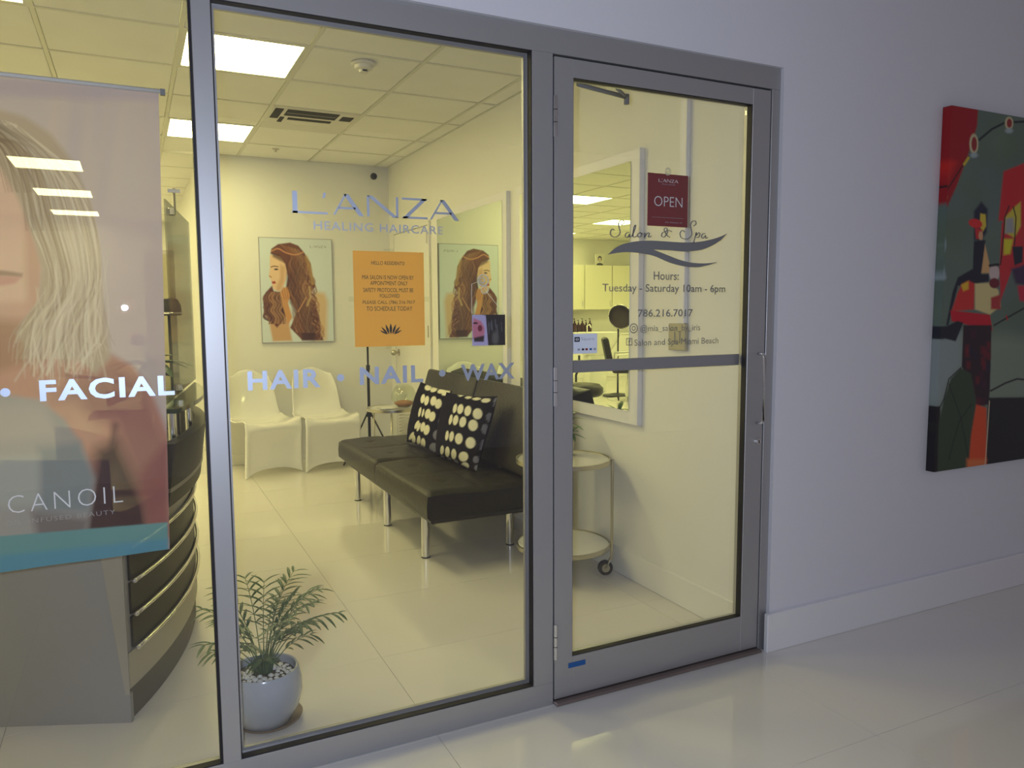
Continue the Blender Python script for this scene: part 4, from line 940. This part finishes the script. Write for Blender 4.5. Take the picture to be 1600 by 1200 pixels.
def leaf_mesh(L, W, droop=.2, n=5, name='leaf_blade', m='leaf'):
    bm = bmesh.new(); rows = []
    for i in range(n+1):
        s_ = i/n; w_ = W*math.sin(PI*(s_*.92+.04))**.8; zz = -droop*L*s_*s_
        rows.append((bm.verts.new((L*s_, -w_/2, zz+.15*w_)), bm.verts.new((L*s_, 0, zz)), bm.verts.new((L*s_, w_/2, zz+.15*w_))))
    for a, b in zip(rows, rows[1:]):
        bm.faces.new((a[0], b[0], b[1], a[1])); bm.faces.new((a[1], b[1], b[2], a[2]))
    me = bpy.data.meshes.new(name); bm.to_mesh(me); bm.free(); me.materials.append(M[m]); me.polygons.foreach_set('use_smooth', np.ones(len(me.polygons), bool)); return me
lm = leaf_mesh(.085, .028, .5, m='leaf_pale')
for k in range(16):
    o = link('leaf', lm, t); a_ = k*2.4; el = .15+.9*rng.random(); zz = .09+.13*rng.random()
    o.matrix_local = Matrix.Translation((0, 0, zz)) @ Matrix.Rotation(a_, 4, 'Z') @ Matrix.Rotation(-el, 4, 'Y')
obj('stem', joinbm([tube(bmesh.new(), [(vx, vy, .665), (vx+.01*math.cos(k), vy+.01*math.sin(k), .84)], .002, 5) for k in range(4)]), 'stem', t)

# ------------------------------------------------------------------ potted palm
pcx, pcy = .335, .335
t = thing('potted_palm', 'small parlour palm in a pale glazed pot on white pebbles', 'potted plant', (pcx, pcy, 0))
prof = [(0, .006), (.075, .006), (.088, .014), (.112, .06), (.123, .105), (.122, .145), (.114, .185), (.110, .192), (.104, .190), (.106, .175), (.108, .160), (0, .156)]
obj('pot', lathe(bmesh.new(), prof, (pcx, pcy, 0), 56), 'pot_glaze', t, True, auto=60)
obj('saucer', lathe(bmesh.new(), [(0, 0), (.088, 0), (.108, .010), (.112, .018), (.108, .018), (.086, .005), (0, .005)], (pcx+.012, pcy+.01, 0), 48), 'saucer_brown', t, True, auto=40)
obj('soil', lathe(bmesh.new(), [(0, .157), (.1065, .158), (.10, .166), (.05, .172), (0, .174)], (pcx, pcy, 0), 32), 'soil', t, True)
bm = bmesh.new(); bmesh.ops.create_icosphere(bm, subdivisions=2, radius=1)
for v in bm.verts: v.co *= 1+.12*math.sin(v.co.x*3+1)*math.cos(v.co.y*4)
pm = bpy.data.meshes.new('pebble'); bm.to_mesh(pm); bm.free(); pm.polygons.foreach_set('use_smooth', np.ones(len(pm.polygons), bool)); pm.materials.append(M['pebble'])
for k in range(88):
    a_ = k*2.39996; rr = .100*math.sqrt((k+6)/94)
    if rr < .035: continue
    o = link('pebble', pm, t, (rr*math.cos(a_), rr*math.sin(a_), .172-.02*(rr/.1)**2+rng.uniform(.002, .008)))
    s_ = rng.uniform(.007, .0105); o.scale = (s_*1.25, s_, s_*.8); o.rotation_euler = (rng.uniform(-.4, .4), rng.uniform(-.4, .4), rng.uniform(0, 6))
blades = [leaf_mesh(L_, .0115, dr, 5) for L_, dr in ((.070, .45), (.058, .4), (.045, .3))]
def frond(az, lean, length, tip, nl, leafs=1.0):
    """arching stem from the crown with leaflet pairs along its outer part"""
    pts = []
    for i in range(15):
        s_ = i/14; r_ = length*(lean*s_+(tip-lean)*s_**2.2*.6); z_ = .17+length*(s_*math.sqrt(max(.05, 1-lean**2))-tip*.32*s_**3)
        pts.append(Vector((.012*math.cos(az)+r_*math.cos(az), .012*math.sin(az)+r_*math.sin(az), z_)))
    bm = tube(bmesh.new(), pts, .0022, 5, .0008)
    f = obj('frond', bm, 'stem', t, True, world=False)
    for k in range(nl):
        s_ = .42+.58*(k+.5)/nl; i = s_*14; a = pts[int(min(i, 13))]; b = pts[int(min(i, 13))+1]; p_ = a.lerp(b, i-int(min(i, 13))); tan = (b-a).normalized()
        for sd in (-1, 1):
            side = tan.cross(Vector((0, 0, 1))).normalized()*sd
            d = (side*1.0+tan*(.75+.5*(k/nl))+Vector((0, 0, rng.uniform(-.15, .25)))).normalized()
            me = blades[0 if .2 < k/nl < .8 else (1 if rng.random() < .6 else 2)]
            o = link('leaflet', me, f); zax = d.cross(tan.cross(d)).normalized() if False else None
            q_ = d.to_track_quat('X', 'Z'); o.matrix_local = Matrix.LocRotScale(p_, q_, Vector((leafs*rng.uniform(.85, 1.1),)*3))
    return f
FR = [(6.0, .15, .36, .65, 8), (.6, .12, .38, .55, 8), (3.9, .2, .33, .7, 8), (5.4, .3, .30, .8, 7), (1.2, .4, .28, .8, 7), (-.8, .2, .37, .75, 8), (2.5, .15, .36, .6, 8), (.1, .1, .30, .5, 7), (4.2, .35, .24, .8, 6), (5.0, .15, .27, .6, 7), (3.2, .1, .3, .5, 7), (2.9, .25, .33, .75, 7), (3.5, .45, .27, .9, 6), (.2, .22, .34, .8, 7), (-.35, .40, .33, 1.0, 8), (.9, .25, .34, .6, 7), (1.8, .2, .36, .5, 7), (-1.2, .3, .26, .7, 6), (-2.2, .35, .24, .7, 6), (4.6, .5, .19, .9, 5), (-.1, .55, .20, .9, 5), (2.3, .45, .27, .8, 6), (.5, .5, .22, 1.0, 5), (3.1, .6, .2, .9, 5), (1.3, .05, .33, .35, 7)]
for az, le, ln, tp, nl in FR: frond(az, le, ln, tp, nl, .95)
bm = bmesh.new()
for k in range(70):
    a_ = rng.uniform(0, 6.28); r_ = rng.uniform(.004, .030); h_ = rng.uniform(.03, .09)
    tube(bm, [(r_*math.cos(a_), r_*math.sin(a_), .165), (r_*1.5*math.cos(a_), r_*1.5*math.sin(a_), .17+h_)], .0016, 4, .0005)
g = obj('basal_shoots', bm, 'leaf', t, world=False); g['kind'] = 'stuff'

# ------------------------------------------------------------------ curved reception desk
t = thing('reception_desk', 'curved reception desk with dark panels and chrome rails', 'desk', (-.1, 1.4, 0))
DCX, DCY, DR = -2.135, 1.65, 2.35
A0 = math.asin((.53-DCY)/DR); A1 = math.radians(34)
def arc_pts(r, a0, a1, n): return [(DCX+r*math.cos(a0+(a1-a0)*i/n), DCY+r*math.sin(a0+(a1-a0)*i/n)) for i in range(n+1)]
def arc_wall(r0, r1, a0, a1, z0, z1, n=36, flare=0, dz=0):
    bm = bmesh.new(); P0, P1 = arc_pts(r0, a0, a1, n), arc_pts(r1, a0, a1, n); Pf = arc_pts(r1+flare, a0, a1, n); R4 = []
    for a, b, c in zip(P0, P1, Pf): R4.append([bm.verts.new((*a, z0)), bm.verts.new((*b, z0)), bm.verts.new((*c, z1)), bm.verts.new((*a, z1))])
    for a, b in zip(R4, R4[1:]):
        for k in range(4): bm.faces.new((a[k], b[k], b[(k+1) % 4], a[(k+1) % 4]))
    bm.faces.new(R4[0]); bm.faces.new(R4[-1][::-1]); bmesh.ops.recalc_face_normals(bm, faces=bm.faces); return bm
obj('body', arc_wall(DR-.30, DR-.012, A0+.01, A1, .115, .72, flare=-.0), 'desk_body', t, True, auto=30)
obj('toe_kick', arc_wall(DR-.30, DR-.014, A0+.01, A1, 0, .115), 'desk_kick', t, True, auto=30)
obj('lower_skin', arc_wall(DR-.0115, DR-.004, A0+.003, A1, .115, .238), 'desk_body', t, True, auto=30)
AP = A0+.018
for k, z0 in enumerate((.245, .362, .478)):
    obj('dark_panel', arc_wall(DR-.0115, DR-.004, AP, A1, z0, z0+.106), 'desk_dark', t, True, auto=30)
for k, z0 in enumerate((.243, .360, .476, .592)):
    ra = obj('chrome_rail', tube(bmesh.new(), [(x, y, z0) for x, y in arc_pts(DR+.006, AP+.006, A1, 40)], .0075, 10), 'chrome', t, True)
    p_ = arc_pts(DR+.006, AP+.004, A1, 40)[0]; obj('end_cap', sph(bmesh.new(), (p_[0], p_[1], z0), .010, n=10), 'chrome', ra, True)
obj('upper_skin', arc_wall(DR-.0115, DR-.004, AP, A1, .600, .72), 'desk_body', t, True, auto=30)
obj('fascia', arc_wall(DR+.02, DR+.035, A0+.12, A1, .665, .90, flare=.03), 'desk_dark', t, True, auto=30)
obj('inner_shelf', arc_wall(DR-.30, DR+.045, A0+.12, A1, .72, .735), 'desk_body', t, True, auto=30)
obj('counter_top', arc_wall(DR-.22, DR+.065, A0+.14, A1, 1.005, 1.022, n=48), 'green_glass', t, True, auto=30)
for a_ in (A0+.2, A0+.36, A0+.52, A0+.68, A0+.84):
    x, y = DCX+(DR+.0)*math.cos(a_), DCY+(DR+.0)*math.sin(a_); obj('standoff', cy((x, y, .735), (x, y, 1.005), .013, n=16), 'chrome', t, True, auto=40)
# end panel, radial
d_ = Vector((-.92, .39, 0)); n_ = Vector((.39, .92, 0)); a_ = Vector((DCX+(DR-.002)*math.cos(A0), DCY+(DR-.002)*math.sin(A0), 0))
pl = [a_+Vector((0, 0, 0)), a_+Vector((0, 0, .10)), a_+d_*.012+Vector((0, 0, .10)), a_+d_*.035+Vector((0, 0, .90)), a_+d_*.85+Vector((0, 0, .90)), a_+d_*.85]
obj('end_panel', poly_plate([tuple(p) for p in pl], n_*.02), 'desk_grey', t)
pl = [a_+Vector((0, 0, .10)), a_+d_*.014+Vector((0, 0, .10)), a_+d_*.085+Vector((0, 0, .72)), a_+Vector((0, 0, .72))]
obj('corner_strip', poly_plate([tuple(p-n_*.003) for p in pl], n_*.0028), 'desk_body', t)

t = thing('acrylic_shield', 'clear acrylic shield hanging above the reception counter', 'shield', (.2, 1.7, 1.03))
a, b = Vector((.13, 1.18, 0)), Vector((.27, 2.05, 0)); nn = Vector((.016, -.003, 0))*.4
obj('sheet', poly_plate([tuple(a+Vector((0, 0, 1.03))), tuple(b+Vector((0, 0, 1.03))), tuple(b+Vector((0, 0, 1.83))), tuple(a+Vector((0, 0, 1.83)))], nn), 'acrylic', t)
hp = at(270, 318, 1, 1.5); obj('hanger_rod', cy((.185, 1.5, 1.80), (.185, 1.5, 1.92), .006, n=8), 'brushed', t)
obj('hanger_plate', box(.16, .21, 1.494, 1.506, 1.90, 1.915), 'brushed', t)
for zz in (1.04, 1.78): obj('clip', box(.150, .175, 1.30, 1.33, zz, zz+.03, bev=.003), 'chrome', t)
fx, fy = .06, 1.80
t = thing('orchid_vase', 'leafy potted orchid in a glass vase on reception counter', 'plant', (fx, fy, 1.022))
obj('vase', lathe(bmesh.new(), [(0, .001), (.035, .001), (.045, .03), (.05, .09), (.042, .11), (.04, .11), (.046, .085), (.04, .03), (0, .01)], (fx, fy, 1.022), 24), 'pot_glaze', t, True)
lm2 = leaf_mesh(.17, .055, .6)
for k, (az, el) in enumerate(((-.3, .5), (.5, .4), (1.6, .7), (2.8, .5), (3.8, .45), (5.2, .3), (-.9, .8))):
    o = link('leaf', lm2, t); o.matrix_local = Matrix.Translation((0, 0, .10)) @ Matrix.Rotation(az, 4, 'Z') @ Matrix.Rotation(-el, 4, 'Y')
obj('flower_stem', tube(bmesh.new(), [(fx, fy, 1.11), (fx-.02, fy-.01, 1.22), (fx-.05, fy-.02, 1.26)], .003, 6), 'stem', t)
for k in range(5):
    a_ = k*1.256; o = obj('petal', sph(bmesh.new(), (fx-.05+.018*math.cos(a_), fy-.03, 1.25+.018*math.sin(a_)), .014, (1, .3, 1), 10), 'pink', t, True)

# ------------------------------------------------------------------ rear salon (seen past the corner and in the mirrors)
def stylist_chair(x, y, rz, label, sc=1.0, zb=0):
    t = thing('salon_chair', label, 'chair', (x, y, 0), rz, 'black salon chairs')
    def L(bm): bmesh.ops.rotate(bm, cent=(0, 0, 0), matrix=Matrix.Rotation(rz, 3, 'Z'), verts=bm.verts); bmesh.ops.translate(bm, vec=(x, y, 0), verts=bm.verts); return bm
    obj('base', L(lathe(bmesh.new(), [(0, 0), (.30, 0), (.30, .015), (.05, .04), (0, .04)], (0, 0, 0), 32)), 'chrome', t, True, auto=40)
    obj('column', L(cy((0, 0, .03), (0, 0, .42), .03)), 'chrome', t, True, auto=40)
    obj('seat', L(box(-.26, .26, -.26, .24, .42, .53, bev=.03)), 'leather', t, True, auto=40)
    bm = box(-.24, .24, -.05, .05, 0, .46, bev=.04); bmesh.ops.transform(bm, matrix=Matrix.Translation((0, .26, .50)) @ Matrix.Rotation(math.radians(-12), 4, 'X'), verts=bm.verts)
    obj('backrest', L(bm), 'leather', t, True, auto=40)
    for s_ in (-1, 1): obj('armrest', L(tube(bmesh.new(), [(s_*.28, .20, .50), (s_*.29, .18, .70), (s_*.29, -.12, .72), (s_*.29, -.20, .66), (s_*.28, -.2, .48)], .018, 8)), 'white_plastic', t, True)
    return t
t = thing('salon_stool', 'low black padded stool seen at the foot of the mirror', 'stool', (-.10, 5.2, 0))
obj('seat', lathe(bmesh.new(), [(0, .40), (.26, .40), (.29, .43), (.29, .49), (.25, .53), (0, .545)], (-.10, 5.2, 0), 36), 'leather', t, True)
obj('column', cy((-.10, 5.2, .03), (-.10, 5.2, .40), .03), 'chrome', t, True, auto=40)
obj('base', lathe(bmesh.new(), [(0, 0), (.24, 0), (.24, .015), (.05, .035), (0, .035)], (-.10, 5.2, 0), 32), 'chrome', t, True, auto=40)
q = mat_(985, 545, 7.4); stylist_chair(q[0]-.02, 7.4, math.radians(-60), 'black salon chair under the bowl dryer')
q = mat_(975, 495, 7.55); 
t = thing('hair_dryer_stand', 'black bowl hair dryer on a floor stand in rear salon', 'hair dryer', (q[0]-.2, 7.9, 0))
bc = Vector((q[0], 7.55, q[2])); dr = Vector((.75, -.62, -.25)).normalized()
bm = lathe(bmesh.new(), [(0, -.16), (.10, -.15), (.17, -.08), (.19, 0), (.18, 0), (.16, -.07), (.09, -.13), (0, -.14)], (0, 0, 0), 28)
bmesh.ops.transform(bm, matrix=Matrix.Translation(bc) @ dr.to_track_quat('Z', 'Y').to_matrix().to_4x4(), verts=bm.verts)
hd = obj('dryer_bowl', bm, 'desk_kick', t, True, auto=50)
rg = tube(bmesh.new(), [tuple(bc+dr.to_track_quat('Z', 'Y') @ Vector((.188*math.cos(a_), .188*math.sin(a_), 0))) for a_ in np.linspace(0, 2*PI, 33)], .007, 6); obj('bowl_rim', rg, 'chrome', hd, True)
obj('arm', tube(bmesh.new(), [tuple(bc-dr*.15), (q[0]-.2, 7.9, 1.15), (q[0]-.2, 7.9, .03)], .017, 8), 'black_plastic', t, True)
obj('base', lathe(bmesh.new(), [(0, 0), (.24, 0), (.24, .02), (.03, .05), (0, .05)], (q[0]-.2, 7.9, 0), 24), 'black_plastic', t, True, auto=40)
# wash basins, cabinets, counter, bottles
for k, yb in enumerate((8.6,)):
    q0 = mat_(896, 515, yb); q1 = mat_(972, 515, yb)
    xm, wq = (q0[0]+q1[0])/2, abs(q0[0]-q1[0])/2
    t = thing('wash_basin', 'white ceramic hair wash basin with tap in the rear salon', 'basin', (xm, yb, 0))
    bm = bmesh.new(); n = 32; rings = []
    for (f_, z_) in ((.30, .60), (.55, .64), (.85, .82), (1.0, .975), (1.0, .995), (.93, .995), (.78, .88), (.45, .78), (.0, .76)):
        rings.append([bm.verts.new((xm+wq*f_*math.cos(2*PI*i/n), yb+.30*f_*math.sin(2*PI*i/n), z_)) for i in range(n)])
    for a, b in zip(rings, rings[1:]):
        for i in range(n): bm.faces.new((a[i], a[(i+1) % n], b[(i+1) % n], b[i]))
    bm.faces.new(rings[0][::-1]); bmesh.ops.recalc_face_normals(bm, faces=bm.faces)
    obj('basin_bowl', bm, 'ceramic', t, True, auto=60)
    obj('pedestal', box(xm-.16, xm+.16, yb-.12, yb+.12, 0, .62, bev=.02), 'ceramic', t, True, auto=40)
    obj('tap', tube(bmesh.new(), [(xm, yb+.24, .99), (xm, yb+.24, 1.10), (xm, yb+.16, 1.12), (xm, yb+.12, 1.07)], .012, 8), 'chrome', t, True)
    obj('drain_pipe', tube(bmesh.new(), [(xm+.3, yb, .62), (xm+.3, yb, .40), (xm+.36, yb, .3), (xm+.36, yb, .02)], .02, 8), 'black_plastic', t, True)
for k in range(4):
    x1 = -2.06-.62*k; x0 = x1-.61
    t = thing('wall_cabinet', ['cream wall cabinet nearest the passage, above back counter', 'cream wall cabinet second from the passage', 'cream wall cabinet third from the passage', 'cream wall cabinet farthest left, above back counter'][k], 'cabinet', ((x0+x1)/2, YF-.17, 1.37), 0, 'cream wall cabinets')
    obj('carcass', box(x0, x1, YF-.33, YF-.0005, 1.37, 2.21), 'cabinet_cream', t)
    dd = obj('door', box(x0+.003, x1-.003, YF-.352, YF-.331, 1.372, 2.208, bev=.002), 'cabinet_cream', t); obj('handle', cy((x0+.05, YF-.37, 1.42), (x0+.05, YF-.37, 1.54), .005, n=8), 'chrome', dd)
    t = thing('base_cabinet', ['white base cabinet nearest the passage', 'white base cabinet second from the passage', 'white base cabinet third from the passage', 'white base cabinet farthest left'][k], 'cabinet', ((x0+x1)/2, YF-.25, 0), 0, 'white base cabinets')
    obj('carcass', box(x0, x1, YF-.52, YF-.0005, 0.0, .885), 'white_plastic', t); obj('door', box(x0+.003, x1-.003, YF-.542, YF-.521, .09, .88, bev=.002), 'white_plastic', t)
tag(obj('worktop', box(-4.56, -2.04, YF-.56, YF-.0005, .888, .925, bev=.003), 'ceramic'), 'white worktop along the far wall', 'worktop')
for k in range(6):
    bx_ = -3.02-.085*k; h_ = .20+.03*(k % 2)
    b_ = thing('product_bottle', ['brown pump bottle, %s along the worktop row' % s_ for s_ in ('first', 'second', 'third', 'fourth', 'fifth', 'sixth')][k], 'bottle', (bx_, YF-.30, .925), 0, 'brown bottles on the worktop')
    obj('bottle', lathe(bmesh.new(), [(0, 0.0005), (.034, 0.0005), (.036, .01), (.036, h_*.75), (.014, h_*.85), (.014, h_), (0, h_)], (bx_, YF-.30, .925), 14), 'bottle_brown', b_, True, auto=40)
    obj('pump', joinbm([cy((bx_, YF-.30, .925+h_), (bx_, YF-.30, .965+h_), .006, n=8), box(bx_-.006, bx_+.03, YF-.305, YF-.295, .962+h_, .972+h_)]), 'black_plastic', b_)
q = mat_(940, 408, YF-.17)
t = thing('framed_photo', 'small black and white portrait photo on top of cabinets', 'photo', (q[0], YF-.2, 2.21))
obj('backing', box(q[0]-.10, q[0]+.10, YF-.21, YF-.20, 2.211, 2.43), 'white_plastic', t)
U, V = np.meshgrid(np.linspace(q[0]-.095, q[0]+.095, 40), np.linspace(2.425, 2.216, 44)); cv = Canvas((q[0]-U)*100, (V-2.3)*100, (228, 226, 210))
cv.ell(0, 4, 4.6, 5.6, (30, 26, 26)); cv.ell(0, 2.2, 3.3, 4.2, (205, 190, 170)); cv.ell(0, -9, 8, 5.5, (24, 22, 24)); cv.ell(-1.3, 2.8, .5, .3, (30, 20, 20)); cv.ell(1.3, 2.8, .5, .3, (30, 20, 20)); cv.ell(0, -.2, 1, .35, (120, 50, 50))
grid_mesh('photo_print', np.stack([U, np.full_like(U, YF-.2105), V], -1), cv.C, 'gloss_print', t)
t = thing('display_panel', 'tall narrow display panel with brushed edge by the passage', 'panel', (.12, 6.3, 0))
a = at(262, 346, 1, 6.4); b = at(262, 462, 1, 6.4)
obj('mirror_frame', box(.115, .40, 6.40, 6.43, .75, 2.0, bev=.004), 'brushed', t); obj('inset_panel', box(.135, .38, 6.395, 6.3995, .80, 1.96), 'beige_plate', t); obj('base_cabinet', box(.115, .40, 6.38, 6.56, 0, .75, bev=.004), 'black_plastic', t)
bc = at(266, 484, 1, 4.9)
t = thing('standing_dryer', 'black hooded dryer standing past the reception desk', 'hair dryer', (bc[0], 4.9, 0))
obj('hood', lathe(bmesh.new(), [(0, .10), (.06, .09), (.085, .04), (.09, -.04), (.08, -.05), (.07, .03), (0, .07)], tuple(bc), 24), 'black_plastic', t, True, auto=50)
obj('hood_band', lathe(bmesh.new(), [(.0905, -.035), (.093, -.035), (.093, -.02), (.0895, -.02)], tuple(bc), 24), 'chrome', t, True)
obj('column', cy((bc[0]-.01, 4.95, .03), (bc[0]-.01, 4.95, bc[2]+.03), .014, n=10), 'black_plastic', t, True)
obj('base', lathe(bmesh.new(), [(0, 0), (.16, 0), (.16, .02), (.03, .05), (0, .05)], (bc[0]-.01, 4.95, 0), 24), 'black_plastic', t, True, auto=40)
